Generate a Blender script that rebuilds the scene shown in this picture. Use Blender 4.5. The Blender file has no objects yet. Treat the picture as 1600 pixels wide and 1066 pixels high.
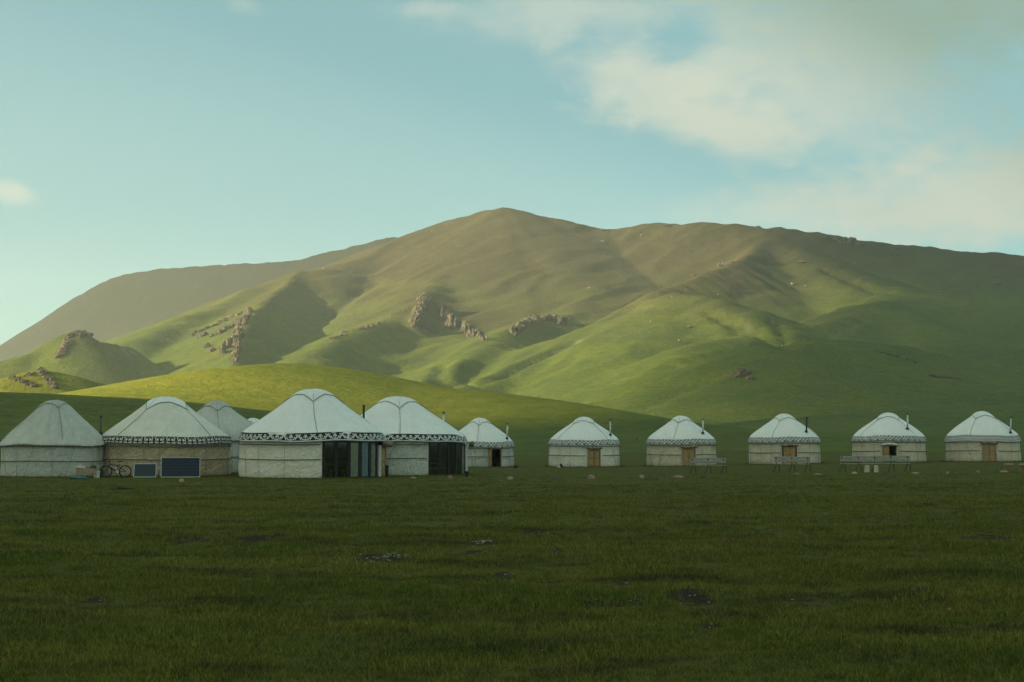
import bpy, bmesh, math, random
import numpy as np
from mathutils import Vector, Matrix

random.seed(7); np.random.seed(7)
scn = bpy.context.scene
COL = scn.collection
R = math.radians

# ------------------------------------------------------------------ camera
CAM = Vector((0.0, 0.0, 2.0)); PITCH = R(4.04); F = 2222.2
cam_d = bpy.data.cameras.new('camera'); cam = bpy.data.objects.new('camera', cam_d); COL.objects.link(cam)
cam_d.lens = 50.0; cam_d.sensor_width = 36.0; cam_d.clip_start = 0.1; cam_d.clip_end = 20000
cam.location = CAM; cam.rotation_euler = (math.pi/2 + PITCH, 0, 0)
scn.camera = cam

# ------------------------------------------------------------------ sun, sky, exposure
SUN_EL, SUN_BACK = R(17.0), R(21.0)         # low evening sun from the left, a little behind the camera
SUN_DIR = Vector((-math.cos(SUN_BACK)*math.cos(SUN_EL), -math.sin(SUN_BACK)*math.cos(SUN_EL), math.sin(SUN_EL)))
sd = bpy.data.lights.new('sun', 'SUN'); sun = bpy.data.objects.new('sun', sd); COL.objects.link(sun)
sd.energy = 5.0; sd.angle = R(0.53); sd.color = (1.0, 0.87, 0.60)
sun.location = (-60, -20, 60)
sun.rotation_euler = SUN_DIR.to_track_quat('Z', 'Y').to_euler()

scn.view_settings.view_transform = 'Standard'; scn.view_settings.look = 'None'
scn.view_settings.exposure = 1.5; scn.view_settings.gamma = 1.0
scn.view_settings.use_curve_mapping = False
scn.render.engine = 'CYCLES'
cy = scn.cycles
cy.use_denoising = True; cy.max_bounces = 5; cy.diffuse_bounces = 2; cy.glossy_bounces = 2
cy.transmission_bounces = 3; cy.volume_bounces = 1; cy.transparent_max_bounces = 16
cy.caustics_reflective = False; cy.caustics_refractive = False; cy.sample_clamp_indirect = 4
try: cy.use_light_tree = False
except Exception: pass

class NT:
    """small helper for node trees"""
    def __init__(s, tree): s.t = tree; s.n = tree.nodes; s.l = tree.links
    def new(s, typ, **kw):
        n = s.n.new(typ)
        for k, v in kw.items():
            if k.startswith('i_'):
                key = k[2:]; n.inputs[int(key) if key.isdigit() else key.replace('_', ' ')].default_value = v
            else: setattr(n, k, v)
        return n
    def link(s, a, b): s.l.new(a, b)
    def val(s, sock, v):
        if hasattr(v, 'is_output') or isinstance(v, bpy.types.NodeSocket): s.l.new(v, sock)
        else: sock.default_value = v
    def math(s, op, a, b=0.0, c=0.0, clamp=False):
        n = s.n.new('ShaderNodeMath'); n.operation = op; n.use_clamp = clamp
        s.val(n.inputs[0], a); s.val(n.inputs[1], b); s.val(n.inputs[2], c); return n.outputs[0]
    def vmath(s, op, a, b=(0, 0, 0)):
        n = s.n.new('ShaderNodeVectorMath'); n.operation = op
        s.val(n.inputs[0], a); s.val(n.inputs[1], b)
        return n.outputs['Value'] if op in ('DOT_PRODUCT', 'LENGTH', 'DISTANCE') else n.outputs[0]
    def noise(s, vec, scale, detail=4.0, rough=0.55, dist=0.0):
        n = s.n.new('ShaderNodeTexNoise'); s.val(n.inputs['Vector'], vec)
        n.inputs['Scale'].default_value = scale; n.inputs['Detail'].default_value = detail
        n.inputs['Roughness'].default_value = rough; n.inputs['Distortion'].default_value = dist
        return n.outputs[0]
    def ss(s, v, a, b, lo=0.0, hi=1.0):
        n = s.n.new('ShaderNodeMapRange'); n.interpolation_type = 'SMOOTHSTEP'
        s.val(n.inputs[0], v); s.val(n.inputs[1], a); s.val(n.inputs[2], b); s.val(n.inputs[3], lo); s.val(n.inputs[4], hi)
        return n.outputs[0]
    def mix(s, f, a, b, blend='MIX'):
        n = s.n.new('ShaderNodeMix'); n.data_type = 'RGBA'; n.blend_type = blend
        s.val(n.inputs[0], f)
        for sock, v in ((n.inputs[6], a), (n.inputs[7], b)):
            s.val(sock, (*v, 1.0) if isinstance(v, tuple) and len(v) == 3 else v)
        return n.outputs[2]

def ray(px, py):
    u = (px-800.0)/F; v = (533.0-py)/F
    return Vector((u, math.cos(PITCH) - math.sin(PITCH)*v, math.sin(PITCH) + math.cos(PITCH)*v))
def W(px, py, Y):
    d = ray(px, py); return CAM + d*(Y/d.y)

# world: Nishita sky with soft evening clouds laid out by direction
SKY_STRENGTH = 0.07
SKY_TINT = (.84, 1.10, .80)
world = bpy.data.worlds.new('World'); scn.world = world; world.use_nodes = True
w = NT(world.node_tree); w.n.clear()
sky = w.new('ShaderNodeTexSky', sky_type='NISHITA', sun_disc=False, sun_elevation=SUN_EL,
            sun_rotation=math.atan2(SUN_DIR.x, SUN_DIR.y), altitude=2500.0, air_density=1.0, dust_density=0.6, ozone_density=1.0)
tc = w.new('ShaderNodeTexCoord'); D = tc.outputs['Generated']
sep = w.new('ShaderNodeSeparateXYZ'); w.link(D, sep.inputs[0])
# gnomonic coordinates round the +Y axis, in the photograph's pixel-like units
yy = w.math('MAXIMUM', sep.outputs[1], 0.05)
ax = w.math('DIVIDE', sep.outputs[0], yy); az = w.math('DIVIDE', sep.outputs[2], yy)
front = w.ss(sep.outputs[1], 0.05, 0.5)
warp = w.new('ShaderNodeCombineXYZ'); w.link(ax, warp.inputs[0]); w.link(az, warp.inputs[1])
n1 = w.noise(w.vmath('MULTIPLY', warp.outputs[0], (1, 1.9, 1)), 7.0, 6, 0.58)
n2 = w.noise(w.vmath('MULTIPLY', warp.outputs[0], (1, 1.9, 1)), 26.0, 7, 0.66, .4)
nn = w.math('ADD', w.math('MULTIPLY', w.math('SUBTRACT', n1, .5), 1.7), w.math('MULTIPLY', w.math('SUBTRACT', n2, .5), .85))
def blob(px, py, rx, ry, rot=0.0, amp=1.0, soft=0.55):
    """soft elliptical cloud at the direction of a photograph pixel; radii in pixels"""
    d = ray(px, py); cx, cz = d.x/d.y, d.z/d.y
    dx = w.math('SUBTRACT', ax, cx); dz = w.math('SUBTRACT', az, cz)
    c, s_ = math.cos(R(rot)), math.sin(R(rot))
    e = w.math('ADD', w.math('MULTIPLY', dx, c*F/rx), w.math('MULTIPLY', dz, s_*F/rx))
    f = w.math('ADD', w.math('MULTIPLY', dx, -s_*F/ry), w.math('MULTIPLY', dz, c*F/ry))
    r2 = w.math('SQRT', w.math('ADD', w.math('MULTIPLY', e, e), w.math('MULTIPLY', f, f)))
    r2 = w.math('ADD', r2, w.math('MULTIPLY', nn, -1.25))
    return w.math('MULTIPLY', w.ss(r2, 1.0+soft*.35, 1.0-soft), amp)
blobs = [blob(1010, 125, 150, 72, -16, .80, .8), blob(1090, 190, 185, 48, -12, .84, .7), blob(1120, 95, 95, 50, 10, .6, .7),
         blob(900, 15, 240, 55, 0, .55, .9), blob(675, 14, 50, 16, 0, .35, .9), blob(15, 300, 46, 20, -14, .65, .8),
         blob(1500, 310, 340, 80, 6, .85, .8), blob(1650, 270, 280, 100, 10, .9, .8), blob(1380, 120, 400, 150, 0, .62, 1.0), blob(1500, 20, 440, 130, 0, .9, 1.0),
         blob(1180, 330, 190, 40, 0, .28, 1.0), blob(380, 8, 40, 16, -20, .25, .9)]
cl = blobs[0]
for b in blobs[1:]:
    cl = w.math('SUBTRACT', 1.0, w.math('MULTIPLY', w.math('SUBTRACT', 1.0, cl), w.math('SUBTRACT', 1.0, b)))
cl = w.math('MULTIPLY', w.math('MINIMUM', cl, .95), front)
# elsewhere, out of view, broken cloud goes on, made brighter to fill the shade
n3 = w.noise(w.vmath('MULTIPLY', D, (1, 1, 2.5)), 2.2, 5, 0.55)
cl2 = w.math('MULTIPLY', w.ss(n3, .34, .64, .10, .80), w.math('SUBTRACT', 1.0, front))
cl = w.math('MAXIMUM', cl, cl2)
skyc = w.mix(1.0, sky.outputs[0], SKY_TINT, 'MULTIPLY')
skyc = w.mix(.64, skyc, (1.80, 2.98, 2.98))      # thin even veil of high haze over the whole sky
# clouds are lit less brightly the higher they stand over the right half, where their bases are grey
shade = w.math('MULTIPLY', w.ss(w.math('ADD', az, w.math('MULTIPLY', ax, .5)), .325, .45), front)
cloudc = w.mix(shade, (3.85, 4.0, 3.25), (1.75, 2.35, 1.80))
skyc = w.mix(cl, skyc, cloudc)
bg = w.new('ShaderNodeBackground'); w.link(skyc, bg.inputs[0]); bg.inputs[1].default_value = SKY_STRENGTH
wo = w.new('ShaderNodeOutputWorld'); w.link(bg.outputs[0], wo.inputs[0])

# ------------------------------------------------------------------ helpers
def obj(name, verts, faces, mat, parent=None, smooth=False, kind=None):
    me = bpy.data.meshes.new(name); me.from_pydata([tuple(v) for v in verts], [], faces); me.update()
    return link(name, me, mat, parent, smooth, kind)
def link(name, me, mat, parent=None, smooth=False, kind=None):
    if mat is not None and not me.materials:
        for m in (mat if isinstance(mat, (list, tuple)) else (mat,)): me.materials.append(m)
    if smooth: me.polygons.foreach_set('use_smooth', [True]*len(me.polygons))
    o = bpy.data.objects.new(name, me); COL.objects.link(o)
    if parent is not None: o.parent = parent
    if kind: o['kind'] = kind
    return o
def tag(o, label, cat, group=None):
    o['label'] = label; o['category'] = cat
    if group: o['group'] = group
    return o
def thing(name, label, cat, loc=(0, 0, 0), rz=0.0, group=None):
    o = bpy.data.objects.new(name, None); COL.objects.link(o); o.empty_display_size = .3
    o.location = loc; o.rotation_euler = (0, 0, rz)
    return tag(o, label, cat, group)
def dup(root, loc, rz, label):
    r = root.copy(); COL.objects.link(r); r.location = loc; r.rotation_euler = (0, 0, rz); r['label'] = label
    for ch in list(root.children):
        c = ch.copy(); COL.objects.link(c); c.parent = r
        for g in list(ch.children):
            d = g.copy(); COL.objects.link(d); d.parent = c
    return r

class MB:
    """collects simple solids into one mesh"""
    def __init__(s): s.v = []; s.f = []
    def add(s, vs, fs):
        b = len(s.v); s.v += [tuple(v) for v in vs]; s.f += [[i+b for i in f] for f in fs]; return s
    def box(s, c, size, M=None, bev=0.0):
        x, y, z = [k/2 for k in size]
        if bev <= 0:
            vs = [Vector((sx*x, sy*y, sz*z)) for sz in (-1, 1) for sy in (-1, 1) for sx in (-1, 1)]
            fs = [(0, 2, 3, 1), (4, 5, 7, 6), (0, 1, 5, 4), (2, 6, 7, 3), (0, 4, 6, 2), (1, 3, 7, 5)]
        else:
            bm = bmesh.new(); bmesh.ops.create_cube(bm, size=1.0)
            for v in bm.verts: v.co = Vector((v.co.x*2*x, v.co.y*2*y, v.co.z*2*z))
            bmesh.ops.bevel(bm, geom=list(bm.edges), offset=min(bev, .45*min(size)), segments=2, affect='EDGES')
            bm.verts.index_update(); vs = [v.co.copy() for v in bm.verts]; fs = [[v.index for v in f.verts] for f in bm.faces]; bm.free()
        if M is not None: vs = [M @ v for v in vs]
        return s.add([v + Vector(c) for v in vs], fs)
    def tube(s, pts, r, n=8, cap=True, closed=False):
        pts = [Vector(p) for p in pts]; m = len(pts); rs = r if isinstance(r, (list, tuple)) else [r]*m
        vs, fs = [], []; prev = None
        for i, p in enumerate(pts):
            a = pts[(i-1) % m] if (i > 0 or closed) else p; b = pts[(i+1) % m] if (i < m-1 or closed) else p
            t = (b-a).normalized()
            if prev is None: prev = t.orthogonal().normalized()
            u = (prev - t*prev.dot(t)); u = u.normalized() if u.length > 1e-6 else t.orthogonal().normalized(); prev = u
            v = t.cross(u)
            vs += [p + (u*math.cos(2*math.pi*k/n) + v*math.sin(2*math.pi*k/n))*rs[i] for k in range(n)]
        for i in range(m if closed else m-1):
            j = (i+1) % m
            fs += [(i*n+k, i*n+(k+1) % n, j*n+(k+1) % n, j*n+k) for k in range(n)]
        if cap and not closed: fs += [list(range(n))[::-1], list(range((m-1)*n, m*n))]
        return s.add(vs, fs)
    def build(s, name, mat, parent=None, smooth=False, kind=None): return obj(name, s.v, s.f, mat, parent, smooth, kind)

def smooth_by_angle(o, ang=40):
    me = o.data; me.polygons.foreach_set('use_smooth', [True]*len(me.polygons))
    try: me.set_sharp_from_angle(angle=R(ang))
    except Exception: pass
    return o

# vectorised gradient noise
_rng = np.random.RandomState(11)
_perm = np.concatenate([_rng.permutation(256)]*3); _grad = _rng.randn(256, 2); _grad /= np.linalg.norm(_grad, axis=1)[:, None]
def pn(x, y):
    xi = np.floor(x).astype(int); yi = np.floor(y).astype(int); xf = x-xi; yf = y-yi
    u = xf*xf*xf*(xf*(xf*6-15)+10); v = yf*yf*yf*(yf*(yf*6-15)+10)
    def g(ix, iy, dx, dy):
        h = _perm[_perm[ix & 255] + (iy & 255)] & 255; gr = _grad[h]; return gr[..., 0]*dx + gr[..., 1]*dy
    a = g(xi, yi, xf, yf); b = g(xi+1, yi, xf-1, yf); c = g(xi, yi+1, xf, yf-1); d = g(xi+1, yi+1, xf-1, yf-1)
    return (a*(1-u)+b*u)*(1-v) + (c*(1-u)+d*u)*v
def fbm(x, y, o=4, g=.5):
    s = 0; a = 1.0
    for i in range(o): s = s + a*pn(x*(2**i)+17.3*i, y*(2**i)-9.1*i); a *= g
    return s
def sstep(x, a, b):
    t = np.clip((x-a)/(b-a), 0, 1); return t*t*(3-2*t)

def new_mat(name):
    m = bpy.data.materials.new(name); m.use_nodes = True; t = NT(m.node_tree); t.n.clear()
    out = t.new('ShaderNodeOutputMaterial'); b = t.new('ShaderNodeBsdfPrincipled'); t.link(b.outputs[0], out.inputs[0])
    return m, t, b, out
def simple(name, col, rough=.7, metal=0.0, var=.15, scale=6.0, bump=0.0, spec=.3):
    """plain colour with a little mottling"""
    m, t, b, out = new_mat(name)
    co = t.new('ShaderNodeTexCoord').outputs['Object']
    n = t.noise(co, scale, 5, .6)
    c = t.mix(t.ss(n, .25, .75), tuple(k*(1-var) for k in col), tuple(min(1, k*(1+var)) for k in col))
    t.link(c, b.inputs['Base Color']); b.inputs['Roughness'].default_value = rough; b.inputs['Metallic'].default_value = metal
    b.inputs['Specular IOR Level'].default_value = spec
    if bump:
        bp = t.new('ShaderNodeBump'); bp.inputs['Strength'].default_value = bump; bp.inputs['Distance'].default_value = .01
        t.link(t.noise(co, scale*6, 4, .6), bp.inputs['Height']); t.link(bp.outputs[0], b.inputs['Normal'])
    return m
# ------------------------------------------------------------------ terrain heights
def ridge(X, Y, pts, k=3.0, p=1.5, r=18.0, kr=None, top=None):
    """height of a hill whose crest runs along pts (world x, y, z above the plain); kr = side slope factor right of the crest's direction"""
    P = np.array([(q[0], q[1], q[2]) for q in pts], float)
    # Catmull-Rom refinement
    Q = []
    n = len(P)
    for i in range(n-1):
        p0, p1, p2, p3 = P[max(i-1, 0)], P[i], P[i+1], P[min(i+2, n-1)]
        for t in np.linspace(0, 1, 5)[:-1]:
            Q.append(.5*((2*p1)+(-p0+p2)*t+(2*p0-5*p1+4*p2-p3)*t*t+(-p0+3*p1-3*p2+p3)*t**3))
    Q.append(P[-1]); Q = np.array(Q)
    best = np.full(X.shape, -1e3)
    for a, b in zip(Q[:-1], Q[1:]):
        dx, dy = b[0]-a[0], b[1]-a[1]; L2 = dx*dx+dy*dy+1e-9
        t = np.clip(((X-a[0])*dx+(Y-a[1])*dy)/L2, 0, 1)
        ex = X-(a[0]+t*dx); ey = Y-(a[1]+t*dy); d = np.sqrt(ex*ex+ey*ey)
        h = np.maximum(a[2]+(b[2]-a[2])*t, 1.0)
        kk = k
        if kr is not None:
            side = (dx*ey-dy*ex)/(np.sqrt(L2)*(d+1e-6))      # +1 left, -1 right
            kk = k + (kr-k)*sstep(-side, -.35, .35)
        f = np.sqrt(d*d+r*r)-r
        val = h*np.maximum(0, 1-f/(kk*h))**p - np.maximum(0, f-kk*h)*.02
        best = np.maximum(best, val)
    return best
def scr(*pts): return [W(px, py, Y) for px, py, Y in pts]
RIDGES = [
 # far brown ridge
 (scr((-500, 640, 2900), (-250, 600, 2900), (0, 546, 2850), (60, 512, 2800), (140, 457, 2750), (200, 431, 2700), (310, 418, 2650), (420, 411, 2600), (480, 402, 2600), (540, 387, 2600), (610, 373, 2600), (700, 366, 2600)), dict(k=1.5, p=1.2, r=20)),
 # main summit ridge
 (scr((400, 452, 1560), (500, 426, 1640), (560, 408, 1720), (620, 381, 1800), (700, 347, 1880), (745, 337, 1890), (785, 326, 1900), (825, 338, 1900), (870, 346, 1900), (950, 358, 1900), (1040, 350, 1900), (1180, 352, 1880), (1300, 371, 1860), (1420, 385, 1840), (1600, 399, 1800), (1760, 415, 1760), (1950, 450, 1700), (2250, 520, 1600)), dict(k=3.5, p=1.7, r=16)),
 # its left shoulder coming down towards the valley
 (scr((500, 426, 1640), (400, 454, 1540), (300, 493, 1400), (255, 517, 1320), (210, 536, 1250)), dict(k=2.1, p=1.35, r=16, kr=2.6)),
 # spur with the crag on the far left
 (scr((-420, 640, 1000), (-200, 600, 1030), (0, 562, 1060), (60, 548, 1080), (100, 524, 1095), (124, 519, 1100), (146, 531, 1110), (200, 541, 1170)), dict(k=2.0, p=1.3, r=5, kr=1.6)),
 # spur with the shaded right flank
 (scr((470, 425, 1620), (430, 455, 1480), (398, 486, 1340), (383, 510, 1240), (372, 540, 1140), (366, 572, 1040)), dict(k=1.5, p=1.15, r=4, kr=2.5)),
 # spur ending in the big cliff
 (scr((740, 380, 1850), (700, 425, 1640), (655, 472, 1440), (600, 503, 1340), (530, 530, 1240), (480, 558, 1130)), dict(k=2.0, p=1.3, r=10, kr=3.4)),
 # steep buttress that shades the hollow
 (scr((668, 464, 1480), (658, 472, 1430), (650, 487, 1385), (647, 502, 1345)), dict(k=.95, p=1.1, r=2, kr=.9)),
 # spur with the second crags
 (scr((1000, 415, 1780), (930, 455, 1560), (890, 492, 1440), (830, 500, 1370), (800, 512, 1320), (750, 545, 1220), (700, 578, 1110), (655, 604, 1000)), dict(k=1.9, p=1.35, r=8, kr=3.0)),
 # the big sunlit spur
 (scr((1190, 380, 1780), (1150, 410, 1560), (1100, 428, 1480), (1040, 450, 1400), (960, 490, 1300), (900, 521, 1230), (830, 558, 1140), (760, 588, 1050), (710, 606, 980)), dict(k=2.4, p=1.45, r=8, kr=1.9)),
 (scr((1060, 462, 1330), (1130, 470, 1240), (1190, 500, 1160), (1225, 535, 1060)), dict(k=2.6, p=1.3, r=18)),
 (scr((1060, 470, 1300), (1000, 540, 1120), (960, 590, 1000), (930, 640, 850)), dict(k=3.4, p=1.4, r=40)),
 (scr((1190, 528, 1080), (1110, 532, 1040), (1060, 560, 960), (1010, 610, 860)), dict(k=2.8, p=1.3, r=20)),
 # right hand spurs
 (scr((1190, 370, 1850), (1290, 410, 1650), (1400, 455, 1480), (1340, 476, 1330), (1270, 512, 1200), (1230, 540, 1090)), dict(k=3.0, p=1.35, r=22)),
 (scr((1850, 470, 1500), (1600, 480, 1420), (1500, 470, 1440), (1410, 458, 1470)), dict(k=3.4, p=1.4, r=26)),
 (scr((1700, 540, 1150), (1560, 545, 1130), (1450, 520, 1200), (1400, 490, 1300)), dict(k=2.8, p=1.3, r=26)),
 # round hill at the right
 (scr((1100, 612, 860), (1150, 575, 890), (1215, 541, 920), (1290, 529, 950), (1370, 541, 960), (1460, 575, 930), (1560, 605, 880), (1700, 625, 850)), dict(k=4.0, p=1.5, r=30)),
 (scr((1500, 610, 820), (1650, 590, 860), (1850, 575, 900)), dict(k=4.0, p=1.5, r=30)),
 # little crag hill at the far left
 (scr((-200, 610, 640), (-60, 606, 640), (0, 594, 645), (35, 582, 655), (62, 578, 660), (95, 583, 663), (150, 598, 670), (205, 610, 680)), dict(k=2.0, p=1.2, r=3)),
 # sunlit mound and the long swell running on to the right
 (scr((150, 640, 470), (190, 621, 480), (250, 603, 495), (330, 581, 515), (430, 569, 535), (490, 572, 545), (560, 590, 540), (640, 603, 520), (700, 607, 505), (800, 619, 480), (900, 636, 440), (960, 647, 420), (1015, 656, 400), (1080, 664, 380), (1150, 672, 350)), dict(k=6.0, p=1.45, r=18)),
 (scr((462, 571, 556), (490, 571, 562), (515, 577, 566), (545, 588, 570)), dict(k=1.5, p=1.2, r=3)),
 # nearer swell at the left, all in shade
 (scr((-600, 606, 400), (-200, 608, 400), (0, 612, 400), (100, 617, 400), (190, 622, 400), (300, 634, 390), (430, 650, 370)), dict(k=7.5, p=1.5, r=30)),
 # low rise at the right
 (scr((1300, 650, 640), (1450, 640, 640), (1600, 632, 640), (1900, 620, 640)), dict(k=9.0, p=1.5, r=40)),
]
DIRT = []      # bare or stony patches of the meadow: x, y, radius x, radius y, strength
def ground_tilt(X, Y): return 0.40*sstep(X, 4.0, 38.0)*sstep(Y, 20, 90)
def meadow_relief(X, Y):
    n = .095*fbm(X/2.9+3.1, Y/3.4+1.7, 4) + .03*fbm(X/.7+9, Y/1.0, 2) + .10*fbm(X/11, Y/7+4, 2)
    near = 1-sstep(Y, 45, 74)
    return n*(.12+.88*near)
def H(X, Y):
    X = np.asarray(X, float); Y = np.asarray(Y, float)
    base = ground_tilt(X, Y)
    far = sstep(Y, 130, 420)
    rise = .016*np.maximum(0, Y-170) * sstep(Y, 150, 330)
    base = base + rise
    zs = [base]
    for pts, kw in RIDGES:
        ymin = min(q[1] for q in pts)
        zs.append(ridge(X, Y, pts, **kw))
    Z = np.array(zs); s = 1.3+1.5*sstep(Y, 500, 1500)
    m = Z.max(0)
    z = m + s*np.log(np.exp((Z-m)/s).sum(0)) - 0*s
    z = np.where(far > 0, base*(1-far)+z*far, base)
    # relief of the hills
    amp = sstep(z, 8, 120)
    dd = sstep(Y, 450, 900)
    n = fbm(X/190, Y/210, 3)*4.0*amp + fbm(X/44+5, Y/50, 5, .52)*1.15*dd
    u = X*.80-Y*.60; v = X*.60+Y*.80
    g = 1-np.abs(fbm(u/70+.4*fbm(X/130, Y/130, 2), v/420, 3))*2.2
    n = n + (g-.6)*3.2*sstep(z, 12, 60)*dd
    n2 = 1-np.abs(fbm(u/26+7+.5*pn(X/60, Y/60), v/150, 2))*2
    n = n + n2*.8*sstep(z, 15, 80)*dd
    return z + n
def grid_mesh(name, xs, ys, zf, mat, kind='structure'):
    X, Y = np.meshgrid(xs, ys); Z = zf(X, Y); nx, ny = len(xs), len(ys)
    me = bpy.data.meshes.new(name); me.vertices.add(nx*ny)
    me.vertices.foreach_set('co', np.stack([X, Y, Z], -1).astype(np.float32).ravel())
    i = np.arange((ny-1)*(nx-1)); a = (i//(nx-1))*nx + i % (nx-1)
    q = np.stack([a, a+1, a+nx+1, a+nx], -1).astype(np.int32)
    me.loops.add(q.size); me.loops.foreach_set('vertex_index', q.ravel())
    me.polygons.add(len(q)); me.polygons.foreach_set('loop_start', np.arange(0, q.size, 4, dtype=np.int32))
    me.polygons.foreach_set('use_smooth', np.ones(len(q), bool)); me.update(); me.validate()
    return link(name, me, mat, kind=kind), X, Y, Z

# hills material: green pasture low down, olive and reddish heath above
def hill_mat():
    m, t, b, out = new_mat('hill_pasture')
    P = t.new('ShaderNodeNewGeometry').outputs['Position']; s = t.new('ShaderNodeSeparateXYZ'); t.link(P, s.inputs[0])
    x, y, z = s.outputs
    nbig = t.noise(P, .0035, 5, .55); nmid = t.noise(P, .014, 6, .62); nfin = t.noise(P, .12, 5, .65)
    st = t.noise(t.vmath('MULTIPLY', P, (.02, .06, .35)), 1.0, 4, .6)
    green = t.mix(t.ss(nmid, .35, .65), GREEN_A, GREEN_B)
    olive = t.mix(t.ss(nmid, .40, .60), (.112, .116, .031), (.090, .100, .029))
    heath = t.mix(t.ss(nfin, .35, .65), (.100, .080, .036), (.078, .066, .032))
    alt = t.math('ADD', z, t.math('MULTIPLY', t.math('SUBTRACT', nbig, .5), 190.0))
    alt = t.math('ADD', alt, t.math('MULTIPLY', t.math('SUBTRACT', nmid, .5), 90.0))
    alt = t.math('SUBTRACT', alt, t.ss(x, 80, 480, 0, 62))
    c = t.mix(t.ss(alt, 42, 125), green, olive)
    c = t.mix(t.ss(alt, 95, 200), c, heath)
    c = t.mix(t.ss(st, .5, .75, 0, .35), c, (.13, .10, .045))
    # yellow-green grass on the mound, lightened in colour to look sunlit
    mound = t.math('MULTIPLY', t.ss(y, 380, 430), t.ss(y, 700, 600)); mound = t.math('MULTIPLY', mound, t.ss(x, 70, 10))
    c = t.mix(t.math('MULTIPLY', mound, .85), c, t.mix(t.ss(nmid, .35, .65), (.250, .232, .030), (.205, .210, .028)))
    c = t.mix(t.ss(nfin, .30, .70), t.mix(1.0, c, (.84, .86, .84), 'MULTIPLY'), t.mix(1.0, c, (1.13, 1.10, 1.05), 'MULTIPLY'))
    nff = t.noise(P, .45, 4, .75); nst = t.noise(t.vmath('MULTIPLY', P, (.12, .12, .9)), 1.0, 5, .7)
    c = t.mix(t.ss(t.math('ADD', nff, t.math('MULTIPLY', mound, t.math('MULTIPLY', t.math('SUBTRACT', .52, nff), .75))), .38, .66), t.mix(1.0, c, (.68, .73, .74), 'MULTIPLY'), t.mix(1.0, c, (1.16, 1.12, 1.05), 'MULTIPLY'))
    c = t.mix(t.math('MULTIPLY', t.ss(nst, .56, .68, 0, .5), t.math('SUBTRACT', 1.0, t.math('MULTIPLY', mound, .8))), c, t.mix(1.0, c, (.62, .64, .66), 'MULTIPLY'))
    # bare rock on the steepest ground
    nz = t.new('ShaderNodeSeparateXYZ'); t.link(t.new('ShaderNodeNewGeometry').outputs['True Normal'], nz.inputs[0])
    steep = t.math('MULTIPLY', t.ss(nz.outputs[2], .78, .66), t.ss(nmid, .42, .60))
    c = t.mix(steep, c, (.17, .14, .10))
    t.link(c, b.inputs['Base Color']); b.inputs['Roughness'].default_value = .95; b.inputs['Specular IOR Level'].default_value = .05
    bp = t.new('ShaderNodeBump'); bp.inputs['Strength'].default_value = .55; bp.inputs['Distance'].default_value = 2.4
    t.link(t.math('ADD', t.noise(P, .10, 6, .7), t.math('MULTIPLY', t.noise(P, .6, 3, .7), .25)), bp.inputs['Height']); t.link(bp.outputs[0], b.inputs['Normal'])
    return m
GREEN_A, GREEN_B = (.105, .125, .020), (.072, .100, .021)
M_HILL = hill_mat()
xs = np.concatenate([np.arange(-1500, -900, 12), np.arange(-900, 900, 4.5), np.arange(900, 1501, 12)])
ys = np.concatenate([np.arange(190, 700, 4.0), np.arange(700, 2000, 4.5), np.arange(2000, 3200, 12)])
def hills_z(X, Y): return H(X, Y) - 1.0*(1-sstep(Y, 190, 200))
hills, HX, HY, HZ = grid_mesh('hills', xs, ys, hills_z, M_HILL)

def hterr(x, y):
    if y < 200: return float(ground_tilt(x, y)+meadow_relief(x, y))
    i = np.searchsorted(xs, x)-1; j = np.searchsorted(ys, y)-1
    i = max(0, min(len(xs)-2, i)); j = max(0, min(len(ys)-2, j))
    fx = (x-xs[i])/(xs[i+1]-xs[i]); fy = (y-ys[j])/(ys[j+1]-ys[j])
    return float((HZ[j, i]*(1-fx)+HZ[j, i+1]*fx)*(1-fy)+(HZ[j+1, i]*(1-fx)+HZ[j+1, i+1]*fx)*fy)
def hit(px, py, y0=150.0):
    """where the line of sight through a photograph pixel meets the ground"""
    d = ray(px, py); d = d/d.y; y = y0; step = 2.0
    while y < 3150:
        p = CAM+d*y
        if hterr(p.x, p.y) > p.z:
            lo, hi = y-step, y
            for _ in range(12):
                mid = (lo+hi)/2; q = CAM+d*mid
                if hterr(q.x, q.y) > q.z: hi = mid
                else: lo = mid
            q = CAM+d*hi; return Vector((q.x, q.y, hterr(q.x, q.y)))
        step = 1.0 if y < 300 else 3.0
        y += step
    return None
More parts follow.
